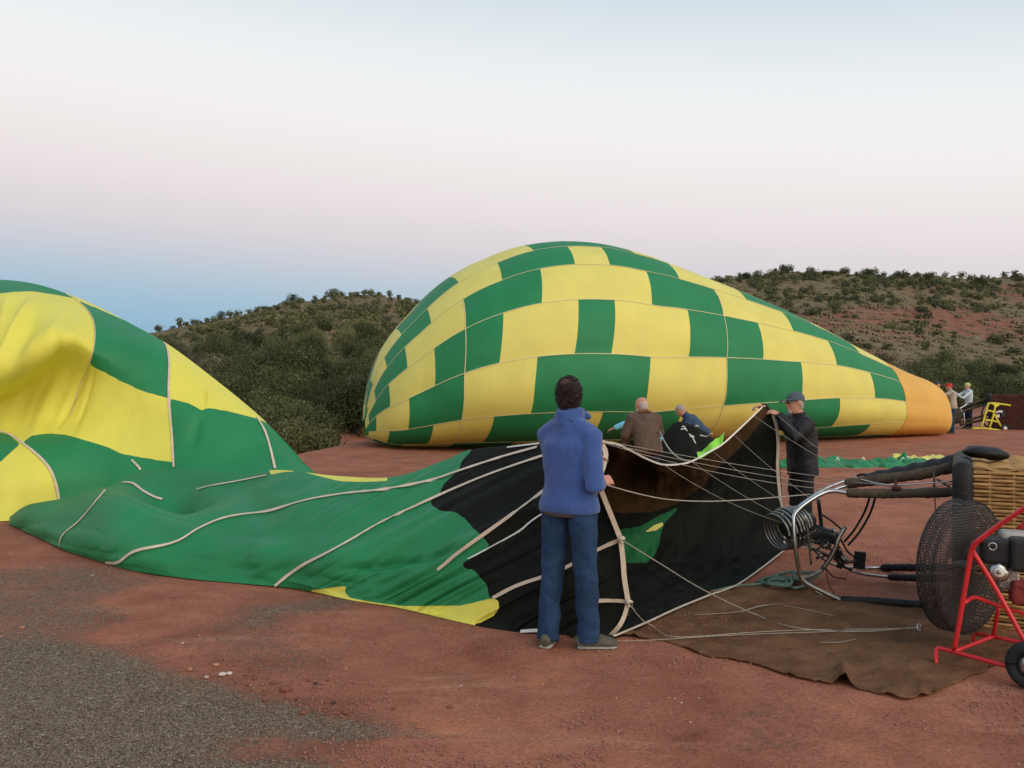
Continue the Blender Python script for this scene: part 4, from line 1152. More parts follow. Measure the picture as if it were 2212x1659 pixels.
a = np.linspace(0, 2 * math.pi, 25)[:-1]
V_, F_ = tube([c0 + ca * t for t in (-.06, -.02, .05, .10, .16, .22, .26)], [.03, .09, .13, .13, .10, .07, .05], 20); mk('burner_can', V_, F_, ENGB, bur)
for i, (x, y, d, s) in enumerate([(1782, 1150, 7.1, .035), (1796, 1158, 7.1, .045), (1768, 1170, 7.0, .03), (1786, 1178, 7.05, .04), (1808, 1196, 7.15, .05), (1822, 1210, 7.2, .045), (1816, 1222, 7.2, .03), (1776, 1200, 7.0, .028)]):
    c = W(x, y, d)
    V_, F_ = join([tube([c + np.array([-s, 0, -s * .2]), c + np.array([-s * .9, 0, -s * .2]), c + np.array([s * .8, .02, s * .1]), c + np.array([s, .02, s * .1])], [s * .35, s * .6, s * .6, s * .3], 10),
                   tube([c + np.array([0, 0, -s]), c + np.array([0.01, .01, s * 1.1])], [s * .3, s * .22], 8)])
    mk('valve', V_, F_, [ENGB, STEELD][i % 2], bur)
rod(bur, 'manifold', [W(1760, 1150, 7.05), W(1782, 1152, 7.08), W(1796, 1160, 7.1), W(1806, 1180, 7.12), W(1812, 1200, 7.15), W(1824, 1214, 7.2), W(1850, 1212, 7.32)], .014, ENGB)
rod(bur, 'manifold', [W(1740, 1165, 6.98), W(1768, 1172, 7.02), W(1786, 1180, 7.06), W(1806, 1196, 7.14)], .013, STEELD)
rod(bur, 'manifold', [W(1764, 1206, 7.0), W(1778, 1200, 7.02), W(1800, 1204, 7.1), W(1818, 1222, 7.2), W(1840, 1231, 7.28)], .012, ENGB)
rod(bur, 'fuel_hose', [W(1758, 1130, 7.0), W(1772, 1142, 6.95), W(1790, 1146, 6.96), W(1806, 1152, 7.0), W(1818, 1168, 7.05), W(1830, 1190, 7.15), W(1846, 1204, 7.3)], .008, RUBBER)
rod(bur, 'fuel_hose', [W(1752, 1188, 6.92), W(1768, 1186, 6.95), W(1782, 1166, 7.0), W(1800, 1170, 7.05), W(1815, 1184, 7.1)], .008, RUBBER)
V_, F_ = tube([W(1748, 1150, 7.05), W(1762, 1152, 7.07), W(1784, 1158, 7.12), W(1800, 1166, 7.15)], [.05, .075, .070, .04], 14); mk('burner_block', V_, F_, ENGB, bur)
V_, F_ = box(W(1857, 1210, 7.35), (.075, .06, .15), np.array([[.97, .2, -.1], [-.2, .97, 0], [.1, .02, .99]])); mk('pilot_box', V_, F_, ENGB, bur, smooth=False)

# padded uprights between basket and burner frame
ups = empty('basket_uprights', W(1950, 1310, 6.6) * np.array([1, 1, 0]), 'suede wrapped basket uprights running from the burner frame to the wicker basket', 'upright')
def sleeve(name, pts, r, m):
    P = smooth_line(pts, .02)
    rr = r * (1 + .10 * vn(np.arange(len(P)) / 2.5, np.zeros(len(P))) + .05 * np.sin(np.arange(len(P)) * 2.1))
    rr[0] *= .8; rr[-1] *= .8
    V_, F_ = tube(P, rr, 12)
    return mk(name, V_, F_, m, ups)
sleeve('padded_upright', [W(1829, 1065, 6.7), W(1940, 1066, 6.6), W(2066, 1063, 6.45)], .038, SUEDE)
sleeve('padded_upright', [W(1826, 1045, 7.2), W(1900, 1036, 7.05), W(1990, 1024, 6.9), W(2066, 1008, 6.8)], .044, SUEDE)
sleeve('padded_upright', [W(1815, 1296, 6.68), W(1900, 1300, 6.55), W(2002, 1308, 6.4)], .034, BLACKL)
sleeve('padded_upright', [W(1905, 1226, 7.8), W(1960, 1226, 7.6), W(2062, 1226, 7.3)], .034, BLACKL)
sleeve('padded_upright', [W(1920, 1247, 7.32), W(1960, 1248, 7.2), W(2062, 1250, 7.0)], .030, BLACKL)
fl = []
for i in range(30):
    t = i / 29
    a0, b0 = W(1849 + (2080 - 1849) * t, 1027 + (978 - 1027) * t, 7.65 - .6 * t), W(1880 + (2074 - 1880) * t, 1032 + (1003 - 1032) * t, 7.45 - .5 * t)
    fl.append([a0 * (1 - s) + b0 * s + np.array([0, 0, .02 * math.sin(s * 3.14) + .008 * math.sin(i * 1.3 + s * 4)]) for s in np.linspace(0, 1, 8)])
V_ = np.array(fl).reshape(-1, 3)
o = mk('leather_flap', V_, gridfaces(30, 8), BLACKL, ups); sm_ = o.modifiers.new('t', 'SOLIDIFY'); sm_.thickness = .02
rod(ups, 'wire', [W(1846, 1032, 7.2), W(1890, 1043, 6.9), W(1928, 1048, 6.7), W(1975, 1046, 6.6), W(2062, 1040, 6.5)], .005, STEEL)
rod(ups, 'wire', [W(1840, 1042, 7.1), W(1900, 1047, 6.8), W(1960, 1056, 6.6), W(2062, 1046, 6.5)], .004, STEELD)
rod(ups, 'tie_strap', [W(2017, 1020, 6.7), W(2018, 1045, 6.55), W(2017, 1072, 6.5)], .009, SUEDE)
rod(ups, 'tie_strap', [W(2019, 1075, 6.5), W(2021, 1100, 6.5), W(2022, 1140, 6.5)], .004, WICKR)
rod(ups, 'tie_strap', [W(2025, 1036, 6.6), W(2045, 1048, 6.5), W(2064, 1062, 6.45)], .009, SUEDE)
c = W(1936, 1053, 6.58)
V_, F_ = join([tube([c + np.array([-.03, 0, 0]), c + np.array([-.01, 0, 0]), c + np.array([.03, 0, -.01])], [.012, .026, .018], 10), tube([c + np.array([0, 0, 0]), c + np.array([-.005, 0, .06])], [.010, .010], 8)])
mk('clamp', V_, F_, WICKR, ups)

# ------------------------------------------------------------------ wicker basket on its side
def basket(name, label, o, ex, ey, ez, lx, ly, lz, m, rim_m, sp=.145, rs=.026, r=.010, group=None):
    """open end at -ex; o = ground corner, near side, open end"""
    o, ex, ey, ez = [np.array(v, float) for v in (o, ex, ey, ez)]
    root = empty(name, o + ex * lx / 2 + ey * ly / 2, label, 'basket', group)
    V_, F_ = join([box(o + ex * lx / 2 + ez * lz / 2 + ey * .03, (lx - .02, .03, lz - .04), (ex, ey, ez)), box(o + ex * lx / 2 + ez * lz / 2 + ey * (ly - .03), (lx - .02, .03, lz - .04), (ex, ey, ez)),
                   box(o + ex * lx / 2 + ey * ly / 2 + ez * .03, (lx - .02, ly - .1, .03), (ex, ey, ez)), box(o + ex * lx / 2 + ey * ly / 2 + ez * (lz - .03), (lx - .02, ly - .1, .03), (ex, ey, ez)),
                   box(o + ex * (lx - .03) + ey * ly / 2 + ez * lz / 2, (.03, ly - .1, lz - .1), (ex, ey, ez))])
    mk('basket_lining', V_, F_, BLACKL if m is WICK else m, root, smooth=False)
    for nm, org, U, Nn, lu in (('near_weave', o, ez, -ey, lz), ('top_weave', o + ez * lz, ey, ez, ly)):
        parts = []
        n = int(lu / rs); k = int(lx / sp * 8)
        s = np.linspace(0, lx, k)
        for i in range(n):
            h = rs * (i + .5)
            off = .014 * np.sin(math.pi * s / sp + math.pi * (i % 2)) + .004
            P = org + ex * s[:, None] + U * h + Nn * off[:, None]
            P = P + U * (.003 * vn(s * 9 + i * 3.3, np.full(k, i * 1.7)))[:, None]
            parts.append(tube(P, np.stack([np.full(k, r * 1.15), np.full(k, r * .8)], 1), 6, side=U))
        V_, F_ = join(parts)
        tag(mk(nm, V_, F_, m, root), kind='stuff')
        st_ = []
        for j in range(int(lx / sp) + 1):
            p = org + ex * (j * sp + sp / 2 - sp / 2)
            st_.append(tube([p + U * .01, p + U * lu * .5, p + U * (lu - .01)], r * .9, 6))
        V_, F_ = join(st_); tag(mk('stakes', V_, F_, m, root), kind='stuff')
    rr = .055 if m is WICK else .06
    cor = [(0, 0), (1, 0), (1, 1), (0, 1)]
    P = []
    for a_, b_ in [(.06, 0), (.5, 0), (.94, 0), (1, .06), (1, .5), (1, .94), (.94, 1), (.5, 1), (.06, 1), (0, .94), (0, .5), (0, .06)]:
        P.append(o + ey * (ly * a_) + ez * (rr + (lz - rr) * b_) - ex * .02)
    P = smooth_line(P + [P[0]], .05)[:-1]
    P[:, 2] = np.maximum(P[:, 2], rr)
    V_, F_ = tube(P, np.stack([np.full(len(P), rr), np.full(len(P), rr * 1.25)], 1), 12, closed=True)
    mk('padded_rim', V_, F_, rim_m, root)
    return root
bx_ = np.array([.885, -.465, 0]); bx_ /= np.linalg.norm(bx_)
b1 = basket('wicker_basket', 'tan wicker balloon basket tipped on its side with black padded rim', (3.20, 6.0, 0), bx_, (-bx_[1], bx_[0], 0), (0, 0, 1), 1.15, 1.2, 1.10, WICK, BLACKL)
c = W(2128, 978, 6.35)
V_ = []
for i in range(16):
    for j in range(20):
        t, p_ = math.pi * i / 15, 2 * math.pi * j / 20
        V_.append((math.sin(t) * math.cos(p_) * .15, math.sin(t) * math.sin(p_) * .12, math.cos(t) * .055 + .02 * math.sin(t) * math.cos(p_) * -1))
V_ = np.array(V_); V_ *= (1 + .28 * fbm(V_[:, 0] * 9, V_[:, 1] * 9, V_[:, 2] * 14, 2))[:, None]
mk('leather_pad', V_ + c, gridfaces(16, 20, True)[:, ::-1], BLACKL, b1)

# ------------------------------------------------------------------ inflation fan with red frame
fan = empty('inflation_fan', G(2080, 1410), 'petrol inflation fan with red tube frame, black mesh guard and wheels', 'fan')
fa = np.array([-.55, .835, 0]); fh = np.array([.835, .55, 0]); fz = np.array([0, 0, 1.])
fc = W(2078, 1222, 5.48); fc[2] = .53
def netmat():
    m = bpy.data.materials.new('mesh_guard'); m.use_nodes = True
    n, l = m.node_tree.nodes, m.node_tree.links; n.clear()
    out = n.new('ShaderNodeOutputMaterial'); p = n.new('ShaderNodeBsdfPrincipled'); tr = n.new('ShaderNodeBsdfTransparent'); mx = n.new('ShaderNodeMixShader')
    uv = n.new('ShaderNodeTexCoord')
    sx = n.new('ShaderNodeSeparateXYZ'); l.new(uv.outputs['Object'], sx.inputs[0])
    def wv(o, f):
        a = n.new('ShaderNodeMath'); a.operation = 'MULTIPLY'; l.new(o, a.inputs[0]); a.inputs[1].default_value = f
        b_ = n.new('ShaderNodeMath'); b_.operation = 'SINE'; l.new(a.outputs[0], b_.inputs[0]); return b_.outputs[0]
    mxm = n.new('ShaderNodeMath'); mxm.operation = 'MINIMUM'; l.new(wv(sx.outputs[0], 400), mxm.inputs[0]); l.new(wv(sx.outputs[2], 360), mxm.inputs[1])
    gt_ = n.new('ShaderNodeMath'); gt_.operation = 'GREATER_THAN'; l.new(mxm.outputs[0], gt_.inputs[0]); gt_.inputs[1].default_value = -.30
    l.new(gt_.outputs[0], mx.inputs[0]); l.new(p.outputs[0], mx.inputs[1]); l.new(tr.outputs[0], mx.inputs[2])
    p.inputs['Base Color'].default_value = (.034, .030, .029, 1); p.inputs['Roughness'].default_value = .75
    l.new(mx.outputs[0], out.inputs[0]); return m
NET = netmat()
R_, TH = .42, .15
a = np.linspace(0, 2 * math.pi, 61)[:-1]
def ringp(r, off): return fc + fa * off + fh * (r * np.cos(a))[:, None] + fz * (r * np.sin(a))[:, None]
rows = [ringp(.05, -TH / 2 - .03)] + [ringp(r, -TH / 2 - .03 * (1 - (r / R_) ** 2)) for r in (.15, .25, .34, .40)] + [ringp(R_, -TH / 2 + .03), ringp(R_, TH / 2 - .03)] + [ringp(r, TH / 2) for r in (.40, .3, .2, .1, .04)]
P = np.array(rows); P *= 1
P += .004 * fbm(P[..., 0] * 9, P[..., 2] * 9, P[..., 1] * 9)[..., None]
mk('mesh_guard', P.reshape(-1, 3), gridfaces(len(rows), 60, True), NET, fan)
for r, off in ((R_, -TH / 2 + .02), (R_, TH / 2 - .02)):
    V_, F_ = tube(ringp(r, off), .0045, 6, closed=True); mk('guard_ring', V_, F_, ENGB, fan)
for i in range(12):
    q = i * math.pi / 6; dr = fh * math.cos(q) + fz * math.sin(q)
    V_, F_ = tube([fc + fa * (-TH / 2 - .03) + dr * .05, fc + fa * (-TH / 2 - .012) + dr * .25, fc + fa * (-TH / 2 + .02) + dr * R_], .0035, 5); mk('guard_spoke', V_, F_, ENGB, fan)
for q in (.6, .6 + math.pi):
    dr = fh * math.cos(q) + fz * math.sin(q); dt = -fh * math.sin(q) + fz * math.cos(q)
    P = [fc + dr * t for t in (.03, .12, .25, .37)]
    V_, F_ = tube(P, [(.02, .015), (.045, .010), (.05, .008), (.03, .005)], 10, side=dt + fa * .5); mk('propeller_blade', V_, F_, mat('propeller_wood', (.10, .045, .02), .4, .2, 9, .1, 30), fan)
V_, F_ = tube([fc - fa * .06, fc + fa * .04], [.045, .03], 14); mk('propeller_hub', V_, F_, STEELD, fan)
def fr(pts, r=.0135, step=.05): return rod(fan, 'frame_tube', pts, r, RED, step)
Ap = W(2100, 1186, 5.02)
fr([W(2061, 1407, 5.09), W(2080, 1296, 5.05), Ap, W(2112, 1170, 4.98), W(2150, 1140, 4.92), W(2212, 1098, 4.8), W(2330, 1024, 4.6)], .0145)
fr([W(2101, 1190, 5.02), W(2150, 1270, 4.96), W(2212, 1383, 4.88), W(2250, 1450, 4.82)], .0135)
fr([G(2022, 1433, .03), W(2022, 1404, 5.17), W(2030, 1400, 5.16), W(2100, 1419, 5.0), W(2176, 1439, 4.84), W(2260, 1462, 4.7)], .0130, .03)
fr([W(2083, 1303, 5.06), W(2092, 1296, 5.10), W(2108, 1291, 5.16), W(2162, 1310, 5.2), W(2240, 1335, 5.1)], .012, .03)
fr([W(2157, 1312, 5.2), W(2151, 1345, 5.28), W(2145, 1376, 5.34)], .012)
fr([W(2064, 1406, 5.08), W(2100, 1392, 5.2), W(2147, 1374, 5.34)], .012)
fr([W(2104, 1385, 5.46), W(2106, 1369, 5.47), W(2147, 1376, 5.37), W(2212, 1389, 5.24), W(2300, 1408, 5.08)], .012, .03)
fr([W(2195, 1148, 5.3), W(2230, 1118, 5.2), W(2330, 1050, 5.0)], .0135)
V_, F_ = tube([G(2022, 1437, .0), G(2022, 1437, .012), W(2022, 1424, 5.17), W(2022, 1420, 5.17)], [.016, .019, .017, .012], 12); mk('rubber_foot', V_, F_, RUBBER, fan)
# engine
ev = np.array([[.93, -.36, 0], [.36, .93, 0], [0, 0, 1.]])
def rbox(c, s, m, name, bev=.012):
    V_, F_ = box(c, s, ev); o = mk(name, V_, F_, m, fan, smooth=False)
    b_ = o.modifiers.new('b', 'BEVEL'); b_.width = bev; b_.segments = 3
    return o
rbox(W(2150, 1188, 5.18), (.16, .16, .15), ENGB, 'engine_housing', .025)
rbox(W(2200, 1196, 5.10), (.10, .16, .20), ENGB, 'air_filter', .025)
rbox(W(2200, 1158, 5.2), (.20, .17, .06), mat('tank_cream', (.40, .38, .32), .5, .2, 9, .1, 40), 'fuel_tank', .025)
rbox(W(2176, 1246, 5.18), (.12, .12, .14), mat('engine_alloy', (.33, .30, .27), .5, .35, 25, .5, 60, metal=.6), 'crankcase', .02)
rbox(W(2206, 1278, 5.12), (.12, .14, .14), mat('rusty_red', (.20, .03, .025), .6, .4, 20, .3, 60), 'engine_mount', .02)
d0 = np.array([-.25, -.965, .08])
def disc(c, r, dpt, m, name, rr=(1, 1, .8), seg=28):
    V_, F_ = tube([c, c + d0 * dpt * .6, c + d0 * dpt], [r * rr[0], r * rr[1], r * rr[2]], seg); return mk(name, V_, F_, m, fan)
c = W(2143, 1180, 5.08)
aa = np.linspace(0, 6.283, 25)[:-1]; e1 = np.cross(d0, [0, 0, 1.]); e1 /= np.linalg.norm(e1); e2 = np.cross(e1, d0)
V_, F_ = tube(c + d0 * .012 + e1 * (.021 * np.cos(aa))[:, None] + e2 * (.021 * np.sin(aa))[:, None], .0035, 6, closed=True); mk('exhaust_ring', V_, F_, STEEL, fan)
disc(W(2157, 1236, 5.12), .058, .03, STEEL, 'starter_cover', (1, 1, .75), 8); disc(W(2157, 1236, 5.085), .030, .02, ENGW, 'starter_cap'); disc(W(2157, 1236, 5.062), .012, .012, STEELD, 'starter_bolt')
# wheel at the frame edge
wc = G(2228, 1492, 0); wc[2] = .135; wx = np.array([.80, .60, 0]); wx2 = np.array([-.60, .80, 0])
def wring(c, r, t, w, m, name):
    P = c + wx2 * (r * np.cos(a))[:, None] + fz * (r * np.sin(a))[:, None]
    V_, F_ = tube(P, np.stack([np.full(60, t), np.full(60, w)], 1), 12, side=wx2, closed=True); return mk(name, V_, F_, m, fan)
wh = wring(wc, .098, .037, .045, RUBBER, 'wheel')
V_, F_ = tube([wc - wx * .04, wc - wx * .03, wc + wx * .03, wc + wx * .04], [.03, .062, .062, .03], 24); mk('rim', V_, F_, STEEL, wh)
V_, F_ = tube([wc - wx * .055, wc + wx * .5], [.012, .012], 10); mk('axle', V_, F_, STEELD, fan)
w2 = wc + wx * .5
wring(w2, .098, .037, .045, RUBBER, 'wheel')

# ------------------------------------------------------------------ third envelope: crumpled strip, black heap, lime cloth
strip = empty('crumpled_envelope', G(1880, 1004), 'crumpled green and yellow envelope fabric laid in a strip on the dirt', 'fabric')
def strip_mesh(x0, x1, ya, yb, hgt, nm, m, seed):
    nu, nv = 260, 36
    U_, V2 = np.meshgrid(np.linspace(0, 1, nu), np.linspace(0, 1, nv), indexing='ij')
    pxx = x0 + (x1 - x0) * U_; yy_ = ya + (yb - ya) * V2 + 1.5 * vn(U_ * 20 + seed, V2 * 0)
    d = GD(yy_); P = np.stack([(pxx - CX) / F * d, d, np.zeros_like(d)], -1)
    z = hgt * (np.sin(math.pi * V2) ** .6) * (.35 + .65 * np.abs(fbm(P[..., 0] * 3.2 + seed, P[..., 1] * 2.2, o=4))) * (np.clip(np.minimum(U_, 1 - U_) / .02, 0, 1))
    P[..., 2] = z + .006
    mk(nm, P.reshape(-1, 3), gridfaces(nu, nv), m, strip)
strip_mesh(1668, 2020, 999, 1011, .17, 'green_fabric', GREENN, 1)
strip_mesh(1925, 2120, 990, 998.5, .13, 'yellow_fabric', YELLOW, 9)
sp_ = W(1957, 985, 17.9)
n_ = 40
V_ = []
for i in range(9):
    for j in range(14):
        t = i / 8; q = j / 14 * 6.283
        r = (1 - t) ** 1.3 * .17 * (1 + .3 * math.sin(3 * q))
        V_.append(np.array([sp_[0] - .03 + r * math.cos(q), sp_[1] + r * math.sin(q) * .8, .08 + t * .22]))
mk('fabric_peak', np.array(V_), gridfaces(9, 14, True), GREEN, strip)
for x, y in ((1955, 990), (1945, 994), (1915, 1001), (1860, 1000), (1805, 996)):
    c = W(x, y, GD(1004)); c[2] = max(c[2], .12)
    V_, F_ = ribbon(smooth_line([c + np.array([-.05, -.1, -.05]), c + np.array([0, -.12, .05]), c + np.array([.04, -.1, -.06])], .02), np.array([[0, -1, .2]] * len(smooth_line([c + np.array([-.05, -.1, -.05]), c + np.array([0, -.12, .05]), c + np.array([.04, -.1, -.06])], .02))), .022)
    mk('tie_tape', V_, F_, TAPEW, strip)

heap = empty('black_fabric_heap', W(1490, 0, 15.5) * np.array([1, 1, 0]), 'black balloon skirt fabric bunched in a heap with white cord ties', 'fabric')
nu, nv = 70, 40
U_, V2 = np.meshgrid(np.linspace(0, 2 * math.pi, nu + 1)[:-1], np.linspace(0, 1, nv), indexing='ij')
rad = np.clip(V2, 0.001, 1) ** .75
hx = .72 * (1 + .12 * np.sin(3 * U_ + 1)); hy = .8
zt = 1.02 * (1 - V2 ** 1.25)
P = np.stack([(rad * hx * np.cos(U_)) + -.12 * (1 - V2), rad * hy * np.sin(U_), zt], -1)
P[..., 0] += np.where(np.cos(U_) > 0, .42 * rad * np.cos(U_), 0)
fz_ = .07 * vn(U_ * 4.2, V2 * 1.2) + .03 * vn(U_ * 11, V2 * 2.4)
P[..., :2] *= (1 + fz_ * rad)[..., None]
P[..., 2] = np.maximum(P[..., 2] + .04 * fbm(P[..., 0] * 4, P[..., 1] * 4, o=2) * rad, .01)
P += W(1482, 0, 15.5) * np.array([1, 1, 0])
mk('black_cloth', P.transpose(1, 0, 2).reshape(-1, 3), gridfaces(nv, nu, True), BLACKF, heap)
hb = BVHTree.FromPolygons(P.transpose(1, 0, 2).reshape(-1, 3).tolist(), gridfaces(nv, nu, True).tolist())
for pts in ([(1472, 922), (1478, 921), (1480, 926), (1484, 931)], [(1488, 937), (1496, 946), (1502, 958)], [(1490, 943), (1495, 941), (1499, 945)], [(1470, 928), (1476, 926), (1482, 928)], [(1500, 922), (1504, 919), (1508, 922)], [(1512, 940), (1525, 943), (1538, 936)]):
    Q = []
    for x, y in pts:
        d = Vector(((x - CX) / F, 1, -(y - CY) / F)).normalized(); h = hb.ray_cast(EYE, d)
        Q.append(np.array(h[0]) - np.array([0, .02, 0]) if h[0] is not None else W(x, y, 15.0))
    V_, F_ = tube(smooth_line(Q, .03), .012, 6); mk('cord_tie', V_, F_, TAPEW, heap)
LIME = mat('lime_cloth', (.30, .78, .10), .7, .08, 5, .1, 20, trans=.1)
c = W(1532, 968, 14.3)
U_, V2 = np.meshgrid(np.linspace(-1, 1, 30), np.linspace(0, 1, 30), indexing='ij')
P = np.stack([U_ * .16 + .07 * V2 * U_ + .06 * V2, .15 * V2 + .07 * vn(U_ * 1.7 + V2, V2 * 2.2), -.42 + .50 * V2 * (1 + .28 * U_ + .16 * vn(U_ * 1.6 + 3, V2 * .3)) + .03 * vn(U_ * 3 + 5, V2 * 3)], -1) + c
P[..., 2] = np.maximum(P[..., 2], .01)
lime = mk('lime_cloth', P.reshape(-1, 3), gridfaces(30, 30), LIME, loc=(c[0], c[1], 0)); lime.modifiers.new('t', 'SOLIDIFY').thickness = .01
tag(lime, 'bright lime green cloth crumpled against the black fabric heap', 'cloth')

# ------------------------------------------------------------------ far equipment: second basket, burner, yellow fan
ex = np.array([.873, -.487, 0]); ex /= np.linalg.norm(ex)
b2 = basket('wicker_basket', 'dark red brown basket on its side behind the yellow fan', (18.0, 32.0, 0), ex, (-ex[1], ex[0], 0), (0, 0, 1), 1.6, 1.3, 1.28, WICKR, BLACKL, .11, .034, .016)
fb = empty('far_burner', W(2075, 0, 32.2) * np.array([1, 1, 0]), 'dark burner and uprights of the far basket lying between two people', 'burner')
for pts, r in (([(2136, 862), (2110, 868), (2078, 880)], .05), ([(2136, 872), (2105, 880), (2075, 890)], .05), ([(2136, 905), (2100, 912), (2074, 918)], .05), ([(2136, 895), (2100, 905), (2072, 912)], .045)):
    rod(fb, 'padded_upright', [W(x, y, 32.4) for x, y in pts], r, SUEDE, .1)
rod(fb, 'frame_tube', [W(x, y, 32.1) for x, y in ((2090, 872), (2076, 881), (2058, 890))], .03, STEEL, .1)
rod(fb, 'frame_tube', [W(x, y, 32.1) for x, y in ((2078, 884), (2072, 900), (2074, 916))], .03, STEELD, .1)
rod(fb, 'frame_tube', [W(x, y, 32.1) for x, y in ((2082, 892), (2083, 905), (2084, 920))], .025, STEEL, .1)
for i in range(5):
    c = W(2060 + i * 3.2, 901 - i * .8, 32.0)
    P = c + np.stack([.06 * np.cos(a), .2 * np.cos(a), .26 * np.sin(a)], 1)
    V_, F_ = tube(P, .025, 6, closed=True); mk('burner_coil', V_, F_, SUEDE, fb)
V_, F_ = tube([W(2056, 903, 32.1), W(2066, 899, 32.1), W(2078, 896, 32.1)], [.15, .2, .14], 14); mk('burner_can', V_, F_, ENGB, fb)
yf = empty('yellow_fan', G(2150, 927), 'yellow tube framed inflation fan standing before the far basket', 'fan')
def zf(x, y, d): return W((2250 + x * .11302) * .8848, (900 + y * .11302) * .8848, d)
dd = 31.6
for pts in ([(1290, 1285), (1350, 1080), (1400, 890), (1450, 745)], [(1465, 1285), (1530, 1080), (1560, 960), (1600, 780)], [(1555, 965), (1640, 1110), (1715, 1250)], [(1080, 1290), (1290, 1290), (1450, 1300), (1720, 1335)],
            [(1390, 900), (1480, 915), (1565, 935)], [(1350, 1100), (1520, 1125), (1650, 1155)], [(1440, 748), (1600, 750), (1750, 770), (1920, 795)]):
    rod(yf, 'frame_tube', [zf(x, y, dd) for x, y in pts], .032, YELP, .1)
for tri in (((1500, 748), (1720, 765), (1620, 830)), ((1440, 1310), (1530, 1315), (1480, 1240))):
    q = [zf(x, y, dd - .02) for x, y in tri]; q2 = [p + np.array([0, .05, 0]) for p in q]
    mk('gusset_plate', np.array(q + q2), [[0, 1, 2], [5, 4, 3], [0, 3, 4, 1], [1, 4, 5, 2], [2, 5, 3, 0]], YELP, yf, smooth=False)
wc = zf(1795, 1290, dd)
P = wc + np.stack([.115 * np.cos(a), 0 * a, .115 * np.sin(a)], 1)
V_, F_ = tube(P, .05, 8, closed=True); wh = mk('wheel', V_, F_, RUBBER, yf)
V_, F_ = tube([wc + np.array([0, -.04, 0]), wc + np.array([0, .03, 0])], [.075, .075], 18); mk('rim', V_, F_, ENGW, wh)
V_, F_ = join([box(zf(1700, 960, dd + .3), (.22, .3, .26)), box(zf(1640, 1020, dd + .25), (.16, .2, .16))]); mk('engine', V_, F_, ENGB, yf, smooth=False)
V_, F_ = join([box(zf(1690, 925, dd + .1), (.14, .1, .08)), box(zf(1620, 940, dd + .1), (.08, .08, .06)), box(zf(1640, 1020, dd + .1), (.11, .08, .11))]); mk('engine_covers', V_, F_, ENGW, yf, smooth=False)
aa2 = np.linspace(0, 6.283, 25)[:-1]
cc = zf(1440, 1010, dd + .35)
V_, F_ = tube(cc + np.stack([.30 * np.cos(aa2), .1 * np.cos(aa2), .42 * np.sin(aa2)], 1), .03, 6, closed=True); mk('guard_ring', V_, F_, ENGB, yf)

# ================================================================== people
def fuse(tubes, voxel, smooth, wr=None):
    """union of closed tubes into one continuous skin"""
    V_, F_ = join(tubes)
    me = bpy.data.meshes.new('tmp'); me.from_pydata([tuple(v) for v in V_], [], F_)
    o = bpy.data.objects.new('tmp', me); COL.objects.link(o)
    rm_ = o.modifiers.new('r', 'REMESH'); rm_.mode = 'VOXEL'; rm_.voxel_size = voxel
    sm = o.modifiers.new('s', 'SMOOTH'); sm.iterations = smooth; sm.factor = .5
    bpy.context.view_layer.update()
    ev_ = o.evaluated_get(bpy.context.evaluated_depsgraph_get())
    m2 = bpy.data.meshes.new_from_object(ev_)
    n = len(m2.vertices)
    co = np.empty(n * 3, np.float32); m2.vertices.foreach_get('co', co); co = co.reshape(-1, 3).astype(float)
    no = np.empty(n * 3, np.float32); m2.vertices.foreach_get('normal', no); no = no.reshape(-1, 3)
    faces = [list(p.vertices) for p in m2.polygons]
    bpy.data.objects.remove(o); bpy.data.meshes.remove(me); bpy.data.meshes.remove(m2)
    if wr is not None: co = co + no * wr(co)[:, None]
    return co, faces
V3 = lambda *a: np.array(a, float)
def unit(v): return v / max(np.linalg.norm(v), 1e-9)
def hand(w, d, pn, L=1.0, curl=.8, side=1):
    """palm and five fingers from wrist w along d, palm facing pn"""
    d = unit(np.array(d, float)); pn = unit(np.array(pn, float) - d * np.dot(pn, d)); ac = np.cross(d, pn) * side
    T = [tube([w - d * .02, w + d * .02, w + d * .055, w + d * .088], [(.024, .018), (.034, .016), (.041, .015), (.036, .012)], 10, side=ac)]
    for i, ln in enumerate((.070, .080, .075, .058)):
        b0 = w + d * .080 + ac * (.030 - .020 * i)
        P = [b0 - d * .015, b0]
        q = d.copy(); p = b0.copy()
        for s, an in ((.42, .45), (.33, .75), (.25, .6)):
            th = an * curl
            q = unit(q * math.cos(th) + pn * math.sin(th)); p = p + q * ln * s; P.append(p.copy())
            pn2 = unit(pn - q * np.dot(pn, q)); 
        T.append(tube(P, [.0085, .009, .0085, .008, .006], 7))
    tb = w + d * .025 + ac * .032
    q = unit(d * .6 + ac * .75 + pn * .25)
    T.append(tube([tb - q * .012, tb + q * .02, tb + q * .045 + pn * .006, tb + q * .058 + d * .014 + pn * .012], [.012, .0115, .010, .007], 7))
    return T
STAND = dict(pelvis=(0, 0, .95), waist=(0, 0, 1.09), chest=(0, 0, 1.29), neck=(0, -.005, 1.47), head=(0, .015, 1.625),
             shL=(-.185, 0, 1.415), elL=(-.24, -.02, 1.14), wrL=(-.25, .05, .90), shR=(.185, 0, 1.415), elR=(.24, -.02, 1.14), wrR=(.25, .05, .90),
             hipL=(-.095, 0, .93), knL=(-.10, .02, .50), anL=(-.105, 0, .09), toeL=(-.13, .17, .035), hipR=(.095, 0, .93), knR=(.10, .02, .50), anR=(.105, 0, .09), toeR=(.13, .17, .035))
